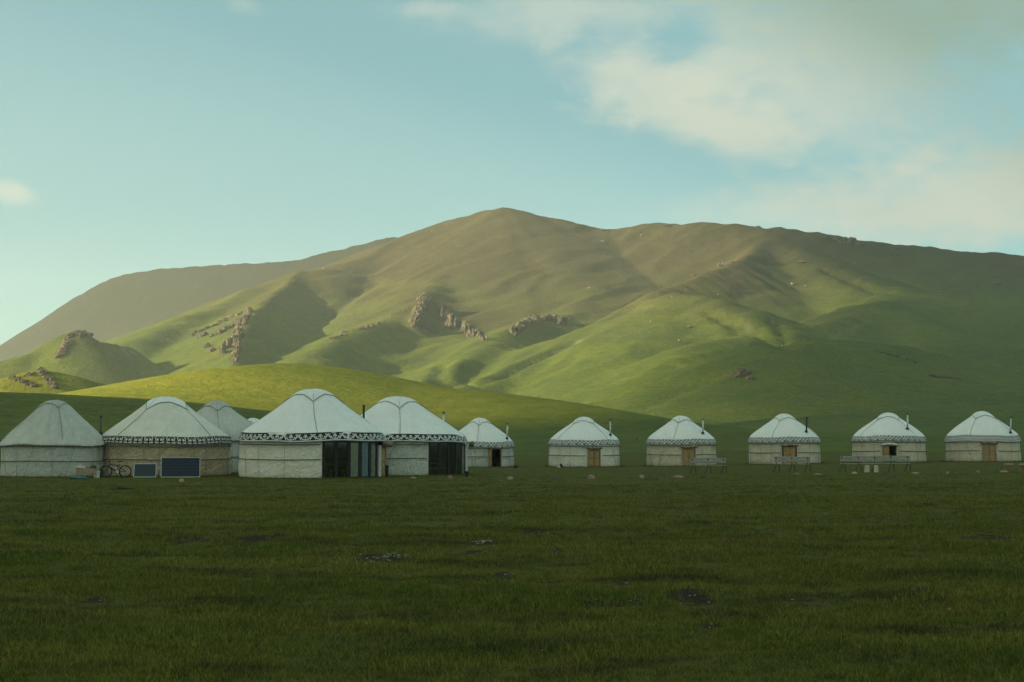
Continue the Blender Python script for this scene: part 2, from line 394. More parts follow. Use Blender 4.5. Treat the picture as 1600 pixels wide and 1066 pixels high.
# stream gullies cut into the folds between the spurs
def carve(path, w_, dep):
    q = [hit(px, py, 300) for px, py in path]; q = [p for p in q if p is not None]
    m = np.full(HZ.shape, 1e9)
    for a, b in zip(q[:-1], q[1:]):
        dx, dy = b.x-a.x, b.y-a.y; L2 = dx*dx+dy*dy+1e-6
        if L2 > 400**2: continue
        tt = np.clip(((HX-a.x)*dx+(HY-a.y)*dy)/L2, 0, 1); m = np.minimum(m, np.hypot(HX-a.x-tt*dx, HY-a.y-tt*dy))
    m = m + 5*fbm(HX/40, HY/40, 2)
    return dep*np.exp(-(m/w_)**2)
CUT = np.zeros(HZ.shape)
for path, w_, dep in (([(692, 570), (688, 585), (683, 597)], 6, 5), ([(708, 603), (735, 597), (765, 590), (800, 577), (850, 556), (900, 535)], 5, 4.5), ([(200, 545), (212, 560), (216, 580), (214, 600)], 5, 4),
                      ([(1224, 540), (1195, 525), (1150, 505), (1110, 488)], 6, 4.5), ([(1224, 540), (1222, 520), (1210, 500)], 5, 4), ([(1235, 545), (1300, 520), (1350, 500)], 5, 2.5), ([(1290, 420), (1340, 440), (1400, 458)], 7, 5),
                      ([(490, 513), (520, 490), (560, 460), (590, 440)], 9, 4), ([(1000, 638), (1060, 612), (1120, 590)], 6, 3), ([(1340, 652), (1400, 640), (1480, 630), (1560, 618)], 3, 1.0), ([(1150, 664), (1230, 655), (1290, 648)], 3, .8)):
    CUT = np.maximum(CUT, carve(path, w_, dep))
HZ -= CUT
hills.data.vertices.foreach_set('co', np.stack([HX, HY, HZ], -1).astype(np.float32).ravel()); hills.data.update()
def gp(px, py): return hit(px, py, 9.0)

# ------------------------------------------------------------------ meadow and outer plain
def meadow_mat():
    m, t, b, out = new_mat('meadow_turf')
    P = t.new('ShaderNodeNewGeometry').outputs['Position']; s = t.new('ShaderNodeSeparateXYZ'); t.link(P, s.inputs[0])
    P2 = t.vmath('MULTIPLY', P, (1, 1, 0))
    nb = t.noise(t.vmath('MULTIPLY', P2, (.10, .20, 1)), 1.0, 5, .6); nm = t.noise(P2, .9, 5, .62); nf = t.noise(P2, 9.0, 5, .7)
    nh = t.noise(P2, .03, 4, .6)
    c = t.mix(t.ss(nb, .35, .65), (.075, .084, .016), (.094, .095, .019))
    c = t.mix(t.ss(nm, .50, .72, 0, .7), c, (.050, .050, .022))
    c = t.mix(t.ss(nf, .55, .75, 0, .5), c, (.035, .030, .018))
    c = t.mix(t.ss(nh, .40, .62, 0, .45), c, (.085, .080, .024))
    a = t.new('ShaderNodeAttribute', attribute_name='dirt')
    nq = t.noise(P2, 34.0, 3, .75)
    c = t.mix(t.ss(nq, .38, .62), t.mix(1.0, c, (.50, .55, .50), 'MULTIPLY'), t.mix(1.0, c, (1.35, 1.30, 1.2), 'MULTIPLY'))
    nd = t.noise(P2, 5.0, 5, .75)
    dm = t.ss(t.math('ADD', a.outputs['Fac'], t.math('MULTIPLY', t.math('SUBTRACT', nd, .5), 1.0)), .35, .6)
    c = t.mix(dm, c, t.mix(t.ss(nf, .4, .65), (.022, .016, .010), (.050, .038, .024)))
    t.link(c, b.inputs['Base Color']); b.inputs['Roughness'].default_value = .95; b.inputs['Specular IOR Level'].default_value = .05
    bp = t.new('ShaderNodeBump'); bp.inputs['Strength'].default_value = .8; bp.inputs['Distance'].default_value = .05
    t.link(t.noise(P, 7.0, 6, .75), bp.inputs['Height']); t.link(bp.outputs[0], b.inputs['Normal'])
    return m
M_MEADOW = meadow_mat()
for px, py, rx, ry, st in [(752, 853, 30, 6, 1.2), (600, 878, 52, 6, .85), (1080, 935, 42, 14, 1.0), (975, 912, 24, 6, .9), (785, 903, 24, 7, .8), (860, 908, 30, 5, .8),
        (400, 842, 42, 6, .9), (300, 846, 60, 6, .7), (120, 855, 50, 5, .6), (940, 942, 60, 8, .7), (995, 940, 20, 7, .9), (1110, 972, 30, 8, .7), (1180, 838, 40, 5, .7),
        (835, 829, 24, 4, .8), (870, 868, 16, 3, .7), (868, 832, 18, 4, .6), (1250, 935, 50, 10, .5), (1545, 842, 60, 4, .7), (740, 868, 16, 3, .6), (150, 935, 40, 10, .6), (30, 960, 40, 12, .7),
        (1440, 925, 40, 7, .5), (845, 1020, 60, 10, .5), (520, 1000, 60, 12, .4), (1490, 945, 50, 10, .4), (190, 764, 26, 2.2, .8), (780, 905, 12, 3, .9), (1040, 830, 14, 3, .5)]:
    d = ray(px, py); q = CAM + d*(-2.0/d.z)
    x_, y_ = q.x, q.y; sc_ = y_/F
    ry_w = ry*y_*y_/(F*2.0)
    DIRT.append((x_, y_, rx*sc_, ry_w, st))
def dirt_at(X, Y):
    m = np.zeros(np.shape(X))
    wob = .45*fbm(X/.5, Y/.8, 3)
    for x_, y_, a_, b_, st in DIRT:
        r_ = np.sqrt(((X-x_)/a_)**2+((Y-y_)/b_)**2) + wob
        m = np.maximum(m, 1.15*st*(1-sstep(r_, .15, 1.4)))
    return m
mx = np.concatenate([np.arange(-150, -34, 3.0), np.arange(-34, 34, .22), np.arange(34, 150.1, 3.0)])
my = np.concatenate([np.arange(-30, 8, 3.0), np.arange(8, 42, .16), np.arange(42, 90, .5), np.arange(90, 200, 3.0), [200.0]])
def meadow_z(X, Y):
    z = ground_tilt(X, Y)+meadow_relief(X, Y) + .045*dirt_at(X, Y)*(Y < 70)
    edge = np.maximum(sstep(np.abs(X), 130, 150), 1-sstep(Y, -30, -15))
    return np.where(Y > 199.5, H(X, Y), z)*(1-edge*(Y < 180)) - .5*edge*(Y < 180)
meadow, MX, MY, MZ = grid_mesh('meadow', mx, my, meadow_z, M_MEADOW)
at = meadow.data.attributes.new('dirt', 'FLOAT', 'POINT'); at.data.foreach_set('value', dirt_at(MX, MY).astype(np.float32).ravel())
px_ = np.linspace(-3900, 3900, 40)
plain, *_ = grid_mesh('plain', px_, px_, lambda X, Y: np.full(X.shape, -.45), M_MEADOW)

# ------------------------------------------------------------------ evening cloud bank over the left, outside the frame, that shades plain and right hand hills
M_CLOUD, t, b_, out = new_mat('cloud_vapour'); t.n.remove(b_)
pv = t.new('ShaderNodeVolumePrincipled'); pv.inputs['Color'].default_value = (.95, .95, .95, 1); pv.inputs['Density'].default_value = .14; pv.inputs['Anisotropy'].default_value = .3
t.link(pv.outputs[0], out.inputs['Volume'])
M_CLOUD2 = M_CLOUD.copy(); M_CLOUD2.name = 'thin_cloud_vapour'
next(n for n in M_CLOUD2.node_tree.nodes if n.type == 'PRINCIPLED_VOLUME').inputs['Density'].default_value = .052
HC = 1300.0
SH = Vector((SUN_DIR.x, SUN_DIR.y))*(HC/SUN_DIR.z)
def cloud(name, label, thick_fn, x0, x1, y0, y1, step, mat, maxth):
    """a flat based bank of cloud; thick_fn gives its thickness over ground-projected coordinates"""
    X, Y = np.meshgrid(np.arange(x0, x1+1, step), np.arange(y0, y1+1, step))
    T = np.clip(thick_fn(X, Y), 0, 1)*maxth
    ny, nx = X.shape; idx = -np.ones(X.shape, int); vs = []; 
    top, bot = {}, {}
    fs = []
    def vt(j, i):
        if (j, i) not in top:
            th = T[j, i]; x = X[j, i]+SH.x; y = Y[j, i]+SH.y
            top[(j, i)] = len(vs); vs.append((x, y, HC+th*.6))
            if th > 0.0: bot[(j, i)] = len(vs); vs.append((x, y, HC-th*.4))
            else: bot[(j, i)] = top[(j, i)]
        return top[(j, i)], bot[(j, i)]
    for j in range(ny-1):
        for i in range(nx-1):
            q = [(j, i), (j, i+1), (j+1, i+1), (j+1, i)]
            if max(T[k] for k in q) <= 0: continue
            c = [vt(*k) for k in q]
            tt = [a for a, _ in c]; bb = [a for _, a in c][::-1]
            fs.append(tt); fs.append(bb)
    T[0, :] = T[-1, :] = 0
    o = obj(name, vs, fs, mat, smooth=True); tag(o, label, 'cloud'); o['kind'] = 'structure'; return o
def near_shade(X, Y):
    n = fbm(X/180, Y/90, 3)
    e = (SHADE_Y + 45*n) - Y
    t = sstep(e, -10, 80)
    return t*sstep(X, -1700, -1400)*(1-sstep(X, 2300, 2700))*sstep(Y, -1500, -1200)
def right_shade(X, Y):
    n = fbm(X/260+4, Y/260, 3)
    
    s = ((X-230)*.80-(Y-860)*.60)
    t = sstep(s+80*n, -70, 120)*(.75+.5*fbm(X/330+9, Y/330, 2))
    t = np.maximum(t, .95*sstep(X, 16, 46)*(1-sstep(Y, 640, 740)))
    t = t*sstep(X, 14, 44)
    t = np.maximum(t, (.3)*sstep(Y, 2430, 2650)*(1-sstep(X, 900, 1300))*sstep(X, -1150, -900))
    return t*sstep(Y, 380, 450)*(1-sstep(X, 2600, 3000))*(1-sstep(Y, 3150, 3350))
SHADE_Y = 428.0
cloud('cloud', 'broad dense evening cloud bank whose shade lies over the meadow', near_shade, -1750, 2750, -1550, 700, 45, M_CLOUD, 24.0)
cloud('cloud', 'thin torn evening cloud whose shade lies over the right hand hills', right_shade, -1200, 3050, 350, 3400, 50, M_CLOUD2, 24.0)

# ------------------------------------------------------------------ haze
M_HAZE, t, b_, out = new_mat('evening_haze'); t.n.remove(b_)
pv = t.new('ShaderNodeVolumePrincipled'); pv.inputs['Color'].default_value = (.84, .90, .86, 1)
pv.inputs['Density'].default_value = .00013; pv.inputs['Anisotropy'].default_value = 0.2
t.link(pv.outputs[0], out.inputs['Volume'])
mb = MB(); mb.box((0, 0, 229), (7900, 7900, 460)); haze = mb.build('haze', M_HAZE, kind='stuff')
# ------------------------------------------------------------------ yurts
def felt(name, col, stain, grad=(.2, .5), wrinkle=.5, vert=1.0):
    m, t, b, out = new_mat(name)
    co = t.new('ShaderNodeTexCoord').outputs['Object']; s = t.new('ShaderNodeSeparateXYZ'); t.link(co, s.inputs[0])
    n = t.noise(co, 1.1, 6, .6); nf = t.noise(co, 9.0, 5, .65)
    ang = t.math('ARCTAN2', s.outputs[0], s.outputs[1])
    cv = t.new('ShaderNodeCombineXYZ'); t.link(t.math('MULTIPLY', ang, 5.5), cv.inputs[0]); t.link(t.math('MULTIPLY', s.outputs[2], .55), cv.inputs[2])
    streak = t.noise(cv.outputs[0], 1.6, 5, .65, .6)
    c = t.mix(t.ss(n, .30, .72, 0, .6), col, stain)
    c = t.mix(t.ss(streak, .48, .78, 0, .55*vert), c, stain)
    c = t.mix(t.ss(nf, .25, .75), t.mix(1.0, c, (.93, .93, .93), 'MULTIPLY'), t.mix(1.0, c, (1.05, 1.05, 1.05), 'MULTIPLY'))
    c = t.mix(t.math('MULTIPLY', t.ss(t.math('ADD', s.outputs[2], t.math('MULTIPLY', t.math('SUBTRACT', nf, .5), .35)), .30, 0.0), .45), c, (.16, .16, .09))
    t.link(c, b.inputs['Base Color']); b.inputs['Roughness'].default_value = .9; b.inputs['Specular IOR Level'].default_value = .12
    # cloth creases, running down and slanting
    cw = t.new('ShaderNodeCombineXYZ'); t.link(t.math('ADD', t.math('MULTIPLY', ang, 7.0), t.math('MULTIPLY', s.outputs[2], 1.3)), cw.inputs[0]); t.link(t.math('MULTIPLY', s.outputs[2], 1.2), cw.inputs[2])
    w0 = t.noise(cw.outputs[0], 1.1, 3, .55, 1.4)
    w1 = t.math('POWER', t.math('SUBTRACT', 1.0, t.math('ABSOLUTE', t.math('MULTIPLY', t.math('SUBTRACT', w0, .5), 5.0)), clamp=True), 2.0)
    w1 = t.math('ADD', t.math('MULTIPLY', w1, .45), t.math('MULTIPLY', t.noise(cw.outputs[0], .8, 2, .5), .8))
    bp = t.new('ShaderNodeBump'); bp.inputs['Strength'].default_value = wrinkle; bp.inputs['Distance'].default_value = .34
    t.link(t.math('ADD', w1, t.math('MULTIPLY', nf, .10)), bp.inputs['Height']); t.link(bp.outputs[0], b.inputs['Normal'])
    return m
F_WHITE = felt('white_roof_canvas', (.77, .81, .77), (.68, .71, .66), wrinkle=.28)
F_CREAM = felt('cream_wall_canvas', (.75, .74, .62), (.60, .59, .47), wrinkle=.42)
F_GREY = felt('grey_canvas', (.54, .57, .50), (.41, .43, .37), wrinkle=.5)
F_DULL = felt('dull_white_canvas', (.70, .70, .61), (.58, .57, .48), wrinkle=.4)
F_BROWN = felt('brown_felt', (.56, .465, .30), (.42, .34, .21), wrinkle=.65)
F_TAN = felt('tan_wall_canvas', (.64, .59, .44), (.52, .47, .34), wrinkle=.42)
M_ROPE = simple('woven_rope', (.20, .22, .19), .9)
M_DROPE = simple('dark_rope', (.10, .105, .09), .9)
M_BLACK = simple('black_felt', (.018, .022, .024), .9, var=.3)
M_NAVY = simple('navy_felt', (.085, .115, .13), .9, var=.3)
M_PALE = simple('pale_felt', (.62, .64, .60), .9)
M_WOOD = simple('worn_brown_wood', (.27, .17, .075), .7, var=.35, scale=9, bump=.3)
M_WOOD2 = simple('yellow_pine_wood', (.36, .24, .10), .7, var=.3, scale=9, bump=.3)
M_WOODP = simple('grey_brown_wood', (.30, .24, .16), .75, var=.3, scale=9, bump=.3)
M_DARKW = simple('dark_painted_frame', (.012, .012, .013), .6, var=.2)
M_ROLL = simple('rolled_brown_felt', (.21, .17, .115), .95, var=.35, scale=14, bump=.6)
M_RED = simple('faded_red_paint', (.28, .06, .035), .7)
M_STEELP = simple('galvanised_pipe', (.52, .55, .53), .45, .6, .2)
M_SOOT = simple('sooty_pipe', (.035, .035, .033), .7, .2, .3)
M_CURT_B = simple('beige_curtain', (.48, .45, .28), .9)
M_CURT_G = simple('grey_green_curtain', (.34, .42, .42), .9)
M_CURT_R = simple('striped_curtain', (.50, .42, .32), .9, var=.4, scale=5)
M_FLOOR = simple('floor_rug', (.12, .055, .04), .9)
M_GLASS, t, b_, out = new_mat('window_glass'); t.n.remove(b_)
tr = t.new('ShaderNodeBsdfTransparent'); tr.inputs[0].default_value = (.82, .86, .88, 1)
gl = t.new('ShaderNodeBsdfGlossy'); gl.inputs['Roughness'].default_value = .04; gl.inputs[0].default_value = (.85, .9, .95, 1)
lw_ = t.new('ShaderNodeLayerWeight'); lw_.inputs[0].default_value = .5
fr_ = t.math('ADD', .06, t.math('MULTIPLY', t.math('POWER', lw_.outputs['Facing'], 4.0), .6))
mx_ = t.new('ShaderNodeMixShader'); t.link(fr_, mx_.inputs[0]); t.link(tr.outputs[0], mx_.inputs[1]); t.link(gl.outputs[0], mx_.inputs[2]); t.link(mx_.outputs[0], out.inputs[0])

PROFILE = [(0.0, 1.0), (.05, .997), (.10, .985), (.16, .955), (.206, .918), (.26, .865), (.32, .805), (.42, .715), (.526, .623), (.63, .532), (.73, .44), (.83, .337), (.90, .255), (.945, .185), (.965, .13), (.985, .06), (.995, 0.0)]
PROFILE_WIDE = [(0.0, 1.0), (.05, .998), (.10, .99), (.17, .965), (.24, .915), (.30, .855), (.36, .785), (.45, .685), (.55, .580), (.64, .490), (.73, .400), (.82, .305), (.90, .225), (.96, .155), (.985, .08), (1.0, 0.0)]
PROFILE_CONE = [(0.0, 1.0), (.08, .995), (.17, .965), (.25, .91), (.32, .84), (.40, .74), (.50, .625), (.60, .515), (.70, .405), (.80, .295), (.90, .18), (.97, .09), (1.01, .04), (1.02, 0.0)]
YURTS = []
def yurt(px, R_px, depth, wall_f, roof_f, corner, label, group, roof_mat=F_WHITE, wall_mat=F_CREAM, prof=PROFILE, band='lattice', cap=.40,
         door=None, pipe=None, ropes=True, glazing=None, folds=0.0, face=None, seed=1, cap_mat=None, hut=None):
    rnd = random.Random(seed)
    depth = depth/(1-R_px/F); Rm = R_px*depth/F; wh = wall_f*Rm; rh = roof_f*Rm
    d = ray(px, 690); x = d.x/d.y*depth; y = depth; z = hterr(x, y) - .01
    root = thing('yurt', label, 'yurt', (x, y, z), -math.atan2(x, y), group)   # local -Y faces the camera's side
    RW = Rm*.975; YURTS.append((x, y, RW))
    ra = np.array([p[0] for p in prof]); rb = np.array([p[1] for p in prof])
    so = seed*13.7
    def sag(th): return .035*math.sin(3*th+seed) + .02*math.sin(7*th+seed*2)
    def rp(hn):                                   # radius at normalised roof height
        return float(np.interp(hn, rb[::-1], ra[::-1]))*Rm
    def roofpt(th, r, off=0.0):                   # point on the roof for angle th and radius fraction r
        hn = float(np.interp(r, ra, rb)); s_ = 1-r
        zz = wh + hn*rh + sag(th)*(r**4)
        fo = folds*1.5*(abs(math.cos(th*9.5+.5*math.sin(th*4)+seed))-.6)*max(0, min(1, (r-.15)*2))*max(0, min(1, (1.02-r)*5+.3)) if folds else 0
        rr = r*Rm + off
        zz += fo + .012*math.sin(11*th+5*r+seed) + .25*off
        return Vector((rr*math.sin(th), -rr*math.cos(th), zz))
    def skirt(th, zfrac, off=.0):                 # point on the hanging edge, zfrac up from its bottom in metres
        hn = zfrac/rh; rr = rp(hn)+off
        return Vector((rr*math.sin(th), -rr*math.cos(th), wh+zfrac+sag(th)*((rr/Rm)**4)))
    # --- wall
    doors = []
    if door: doors.append((R(door['th'])-door['w']/2/RW, R(door['th'])+door['w']/2/RW, door['h']))
    if glazing: doors.append((R(glazing['th0']), R(glazing['th1']), 99))
    if hut: doors.append((R(hut['th'])-.5/RW, R(hut['th'])+.5/RW, 99))
    N = 144
    ths = [2*math.pi*i/N-math.pi for i in range(N+1)]
    for a, b_, h_ in doors:                       # snap the nearest columns to the jambs
        for e in (a, b_):
            k = min(range(1, N), key=lambda i: abs(ths[i]-e)); ths[k] = e
    hs = [0, .04, .12, .25, .4, .55, .7, .85, 1.0]
    zs_ = [h*(wh+.10) for h in hs]
    for a, b_, h_ in doors:
        if h_ < wh: k = min(range(1, len(zs_)), key=lambda i: abs(zs_[i]-h_)); zs_[k] = h_
    vs, fs = [], []
    for j, zz in enumerate(zs_):
        for i in range(N):
            th = ths[i]
            n_ = float(fbm(np.array(th*4.2+so), np.array(zz*1.1+so), 3))
            n2_ = float(fbm(np.array(th*13+so+zz*1.6), np.array(zz*1.5), 2))
            bul = .02*math.sin(zz/wh*math.pi*2.0)
            rr = RW + .07*n_ + .055*n2_ + bul - .05*(zz/wh)*(.5) + (.03 if j == 0 else 0)
            for a, b_, h_ in doors:
                if a-.03 <= th <= b_+.03: rr = RW - .02
            vs.append((rr*math.sin(th), -rr*math.cos(th), zz + (.0 if j else -.06)))
    for j in range(len(zs_)-1):
        for i in range(N):
            mid = (ths[i]+ths[i+1])/2
            if any(a < mid < b_ and zs_[j+1] <= h_+1e-4 for a, b_, h_ in doors): continue
            i2 = (i+1) % N; fs.append((j*N+i, j*N+i2, (j+1)*N+i2, (j+1)*N+i))
    obj('wall', vs, fs, wall_mat, root, smooth=True)
    # --- roof
    NR = 144 if not folds else 288
    rr_ = list(np.interp(np.linspace(0, len(ra)-1, 30), range(len(ra)), ra))[1:]
    vs = [roofpt(0, 0)]; fs = []
    for r_ in rr_:
        for i in range(NR):
            th = 2*math.pi*i/NR
            n_ = float(fbm(np.array(th*3+so), np.array(r_*3.0), 3))
            if r_ > .94:
                hn = float(np.interp(r_, ra, rb)); p = skirt(th, hn*rh, 0); rad = 1+ .012*n_ + (folds*.4*(abs(math.cos(th*9.5+.5*math.sin(th*4)+seed))-.6)/Rm if folds else 0)
                vs.append(Vector((p.x*rad, p.y*rad, p.z)))
            else:
                p = roofpt(th, r_); vs.append(p+Vector((0, 0, .05*n_*r_)))
    # turned-in hem
    for i in range(NR):
        th = 2*math.pi*i/NR; p = skirt(th, 0, -.05); vs.append(p+Vector((0, 0, .01)))
    for i in range(NR): fs.append((0, 1+i, 1+(i+1) % NR))
    for k in range(len(rr_)):
        for i in range(NR): fs.append((1+k*NR+i, 1+(k+1)*NR+i, 1+(k+1)*NR+(i+1) % NR, 1+k*NR+(i+1) % NR))
    obj('roof', vs, fs, roof_mat, root, smooth=True)
    # --- square crown cover lying over the smoke ring, one corner at angle 'corner'
    S = cap/math.sqrt(2)*1.0; M_ = 22; ca = R(corner)-math.pi/4
    vs, fs = [], []
    def cappt(u, v, off):
        # edges of the cloth bow inwards a little between its corners
        k = 1-.06*(1-(u/S)**2)*(abs(v)/S)**6-.06*(1-(v/S)**2)*(abs(u)/S)**6
        u, v = u*k, v*k
        r_ = math.hypot(u, v); th = math.atan2(u, v)+ca
        p = roofpt(th, min(r_, 1.0)); e = max(abs(u), abs(v))/S
        n_ = float(pn(np.array(u*9+so), np.array(v*9)))
        return p + Vector((math.sin(th)*off*r_*1.4, -math.cos(th)*off*r_*1.4, off + .02*n_))
    for j in range(M_+1):
        for i in range(M_+1): vs.append(cappt(-S+2*S*i/M_, -S+2*S*j/M_, .035))
    for j in range(M_):
        for i in range(M_): a = j*(M_+1)+i; fs.append((a, a+1, a+M_+2, a+M_+1))
    # a short drop all round gives the cloth its thickness
    edge = [(i, 0) for i in range(M_)]+[(M_, j) for j in range(M_)]+[(M_-i, M_) for i in range(M_)]+[(0, M_-j) for j in range(M_)]
    b0 = len(vs)
    for (i, j) in edge: vs.append(cappt(-S+2*S*i/M_, -S+2*S*j/M_, .0))
    for k, (i, j) in enumerate(edge):
        i2, j2 = edge[(k+1) % len(edge)]
        fs.append((j*(M_+1)+i, b0+k, b0+(k+1) % len(edge), j2*(M_+1)+i2))
    crown = obj('crown_cover', vs, fs, cap_mat or roof_mat, root, smooth=True)
    rim = MB(); rim.tube([cappt(-S+2*S*i/M_, -S+2*S*j/M_, .03) for i, j in edge], .016+.003*Rm/3, 6, closed=True)
    rim.build('edge_rope', M_ROPE, crown, smooth=True)
    # ropes from the cloth's corners down over the roof and the wall
    for q in range(4):
        th = R(corner)+q*math.pi/2
        dr = rnd.uniform(-.10, .10)
        pts = [roofpt(th+dr*(k/9), cap*.98+(.94-cap*.98)*k/9, .015) for k in range(10)]
        mb = MB(); mb.tube(pts, .013+.002*Rm/3, 5); mb.build('crown_rope', M_ROPE, root, smooth=True)
    mb = MB(); mb.tube([roofpt(R(corner)+math.pi*(k < 4), abs(4-k)/4*cap*.9, .05) for k in range(9)], .010, 5)
    mb.build('ridge_rope', M_ROPE, crown, smooth=True)
    # --- wall belts and tie ropes
    if ropes:
        for zf in ([.52, .93] if band != 'plain' else [.50, .97]):
            segs = []; cur = []
            for i in range(121):
                th = -math.pi+2*math.pi*i/120
                inside = any(a-.01 < th < b_+.01 and zf*wh < h_ for a, b_, h_ in doors)
                if inside:
                    if len(cur) > 2: segs.append(cur)
                    cur = []
                else: cur.append(Vector(((RW+.085)*math.sin(th), -(RW+.085)*math.cos(th), zf*wh+.02*math.sin(th*3+seed))))
            if len(cur) > 2: segs.append(cur)
            mb = MB()
            for sg in segs:
                vs2, fs2 = [], []
                for p in sg:
                    n_ = Vector((p.x, p.y, 0)).normalized()*.012
                    vs2 += [p+Vector((0, 0, .028)), p+n_+Vector((0, 0, .02)), p+n_-Vector((0, 0, .02)), p-Vector((0, 0, .028))]
                for i in range(len(sg)-1): fs2 += [(i*4+k, (i+1)*4+k, (i+1)*4+k+1, i*4+k+1) for k in range(3)]
                mb.add(vs2, fs2)
            mb.build('wall_belt', M_DROPE, root)
        for k in range(9):
            th0 = -1.45+k*.36+rnd.uniform(-.12, .12); sl = rnd.choice([0, 0, 0, .22, -.18, .05])
            if any(a-.06 < th0+sl*q < b_+.06 for a, b_, h_ in doors for q in (0, .5, 1)): continue
            z0, z1 = wh*.97, wh*rnd.choice([0.0, 0.0, .03])
            pts = [Vector(((RW+.095)*math.sin(th0+sl*q), -(RW+.095)*math.cos(th0+sl*q), z0+(z1-z0)*q)) for q in (0, .25, .5, .75, 1)]
            mb = MB(); mb.tube(pts, .011, 5); mb.build('tie_rope', M_ROPE, root, smooth=True)
    # --- ornamental band
    def strip(z0, z1, off, a0=0, a1=2*math.pi, n=160):
        vs, fs = [], []; q = 4
        for i in range(n+1):
            th = a0+(a1-a0)*i/n
            for k in range(q+1): vs.append(skirt(th, z0+(z1-z0)*k/q, off))
        for i in range(n):
            for k in range(q): a = i*(q+1)+k; fs.append((a, a+q+1, a+q+2, a+1))
        return vs, fs
    def strokes(lines, cells, z0, z1, off, a0=-1.75, a1=1.75):
        """lines: (points in the unit cell, width in metres), laid as flat felt strips along the band"""
        mb = MB(); cw = (a1-a0)/cells; ch = z1-z0; cell_m = cw*Rm
        for c in range(cells):
            for pts, wd in lines:
                P = [Vector((p[0]*cell_m, p[1]*ch)) for p in pts]; L, Rr = [], []
                for i, p in enumerate(P):
                    t_ = ((P[min(i+1, len(P)-1)]-P[max(i-1, 0)])).normalized(); nn_ = Vector((-t_.y, t_.x))*wd/2
                    L.append(p+nn_); Rr.append(p-nn_)
                vs = []
                for p in L+Rr:
                    th = a0+cw*c+p.x/Rm; vs.append(skirt(th, min(max(z0+p.y, .004), z1+.02), off))
                m_ = len(P); mb.add(vs, [(i, i+1, m_+i+1, m_+i) for i in range(m_-1)])
        return mb
    if band == 'scroll':                # pale scrolls on black
        bz = .17*rh
        v_, f_ = strip(.0, bz, .022); bd = obj('ornament_band', v_, f_, M_BLACK, root, smooth=True)
        cells = max(8, int(round(3.5*Rm/.80)))
        arc = [(.5+.27*math.cos(a)*1.0, .50-.38*math.sin(a)) for a in np.linspace(-.35, math.pi+.35, 9)]
        lines = [([(.5, .30), (.5, .92)], .06), (arc, .055), ([(.36, .50), (.42, .64), (.40, .78)], .05), ([(.64, .50), (.58, .64), (.60, .78)], .05), ([(.42, .93), (.5, .86), (.58, .93)], .05),
                 ([(-.18, .92), (-.05, .93), (-.02, .78), (-.07, .60), (-.14, .40), (-.20, .14)], .055), ([(.18, .92), (.05, .93), (.02, .78), (.07, .60), (.14, .40), (.20, .14)], .055),
                 ([(-.17, .55), (-.10, .60), (-.12, .74)], .045), ([(.17, .55), (.10, .60), (.12, .74)], .045)]
        strokes(lines, cells, bz*.20, bz*.84, .034).build('ornament', M_PALE, bd)
        v_, f_ = strip(bz*.10, bz*.20, .034); obj('pale_border', v_, f_, M_PALE, bd, smooth=True)
        v_, f_ = strip(bz*.0, bz*.07, .040); obj('dark_fringe', v_, f_, M_NAVY, bd, smooth=True)
    elif band == 'horns':               # black ram's horns on pale felt
        bz = .165*rh
        v_, f_ = strip(.0, bz, .022); bd = obj('ornament_band', v_, f_, F_DULL, root, smooth=True)
        cells = max(8, int(round(3.5*Rm/.62)))
        c1 = [(.34+.16*math.cos(a), .56+.26*math.sin(a)) for a in np.linspace(-2.6, 2.9, 9)]
        c2 = [(.66-.16*math.cos(a), .56+.26*math.sin(a)) for a in np.linspace(-2.6, 2.9, 9)]
        lines = [(c1, .06), (c2, .06), ([(.5, .12), (.5, .55)], .07), ([(.0, .12), (.10, .35), (.0, .80), (-.12, .95)], .07), ([(.0, .12), (-.10, .35), (.0, .80), (.12, .95)], .06), ([(-.08, .50), (.08, .50)], .09), ([(.2, .93), (.8, .93)], .035)]
        strokes(lines, cells, bz*.06, bz, .034).build('ornament', M_BLACK, bd)
        v_, f_ = strip(bz*.03, bz*.14, .036); obj('dark_border', v_, f_, M_BLACK, bd, smooth=True)
    elif band == 'lattice':             # navy crossings on pale felt
        bz = .17*rh
        v_, f_ = strip(.0, bz, .016); bd = obj('ornament_band', v_, f_, M_PALE, root, smooth=True)
        cells = max(8, int(round(3.5*Rm/.62)))
        lines = [([(0, .16), (.5, .86), (1, .16)], .075), ([(0, .86), (.5, .16), (1, .86)], .075), ([(.38, .92), (.5, .98), (.62, .92)], .06), ([(.20, .30), (.30, .16), (.0, .05)], .05), ([(.75, .92), (.9, .98)], .05)]
        strokes(lines, cells, bz*.06, bz, .026).build('ornament', M_NAVY, bd)
        v_, f_ = strip(bz*.0, bz*.07, .026); obj('dark_border', v_, f_, M_NAVY, bd, smooth=True)
        v_, f_ = strip(bz*.95, bz*1.0, .022); obj('upper_border', v_, f_, M_NAVY, bd, smooth=True)
    elif band == 'fine':
        bz = .20*rh
        v_, f_ = strip(.0, bz, .016); bd = obj('ornament_band', v_, f_, M_PALE, root, smooth=True)
        cells = max(8, int(round(3.5*Rm/.26)))
        lines = [([(0, .15), (.5, .50), (1, .15)], .04), ([(0, .55), (.5, .90), (1, .55)], .04), ([(0, .90), (.5, .52), (1, .90)], .035), ([(.3, .05), (.5, .25), (.7, .05)], .04)]
        strokes(lines, cells, bz*.04, bz, .026).build('ornament', M_NAVY, bd)
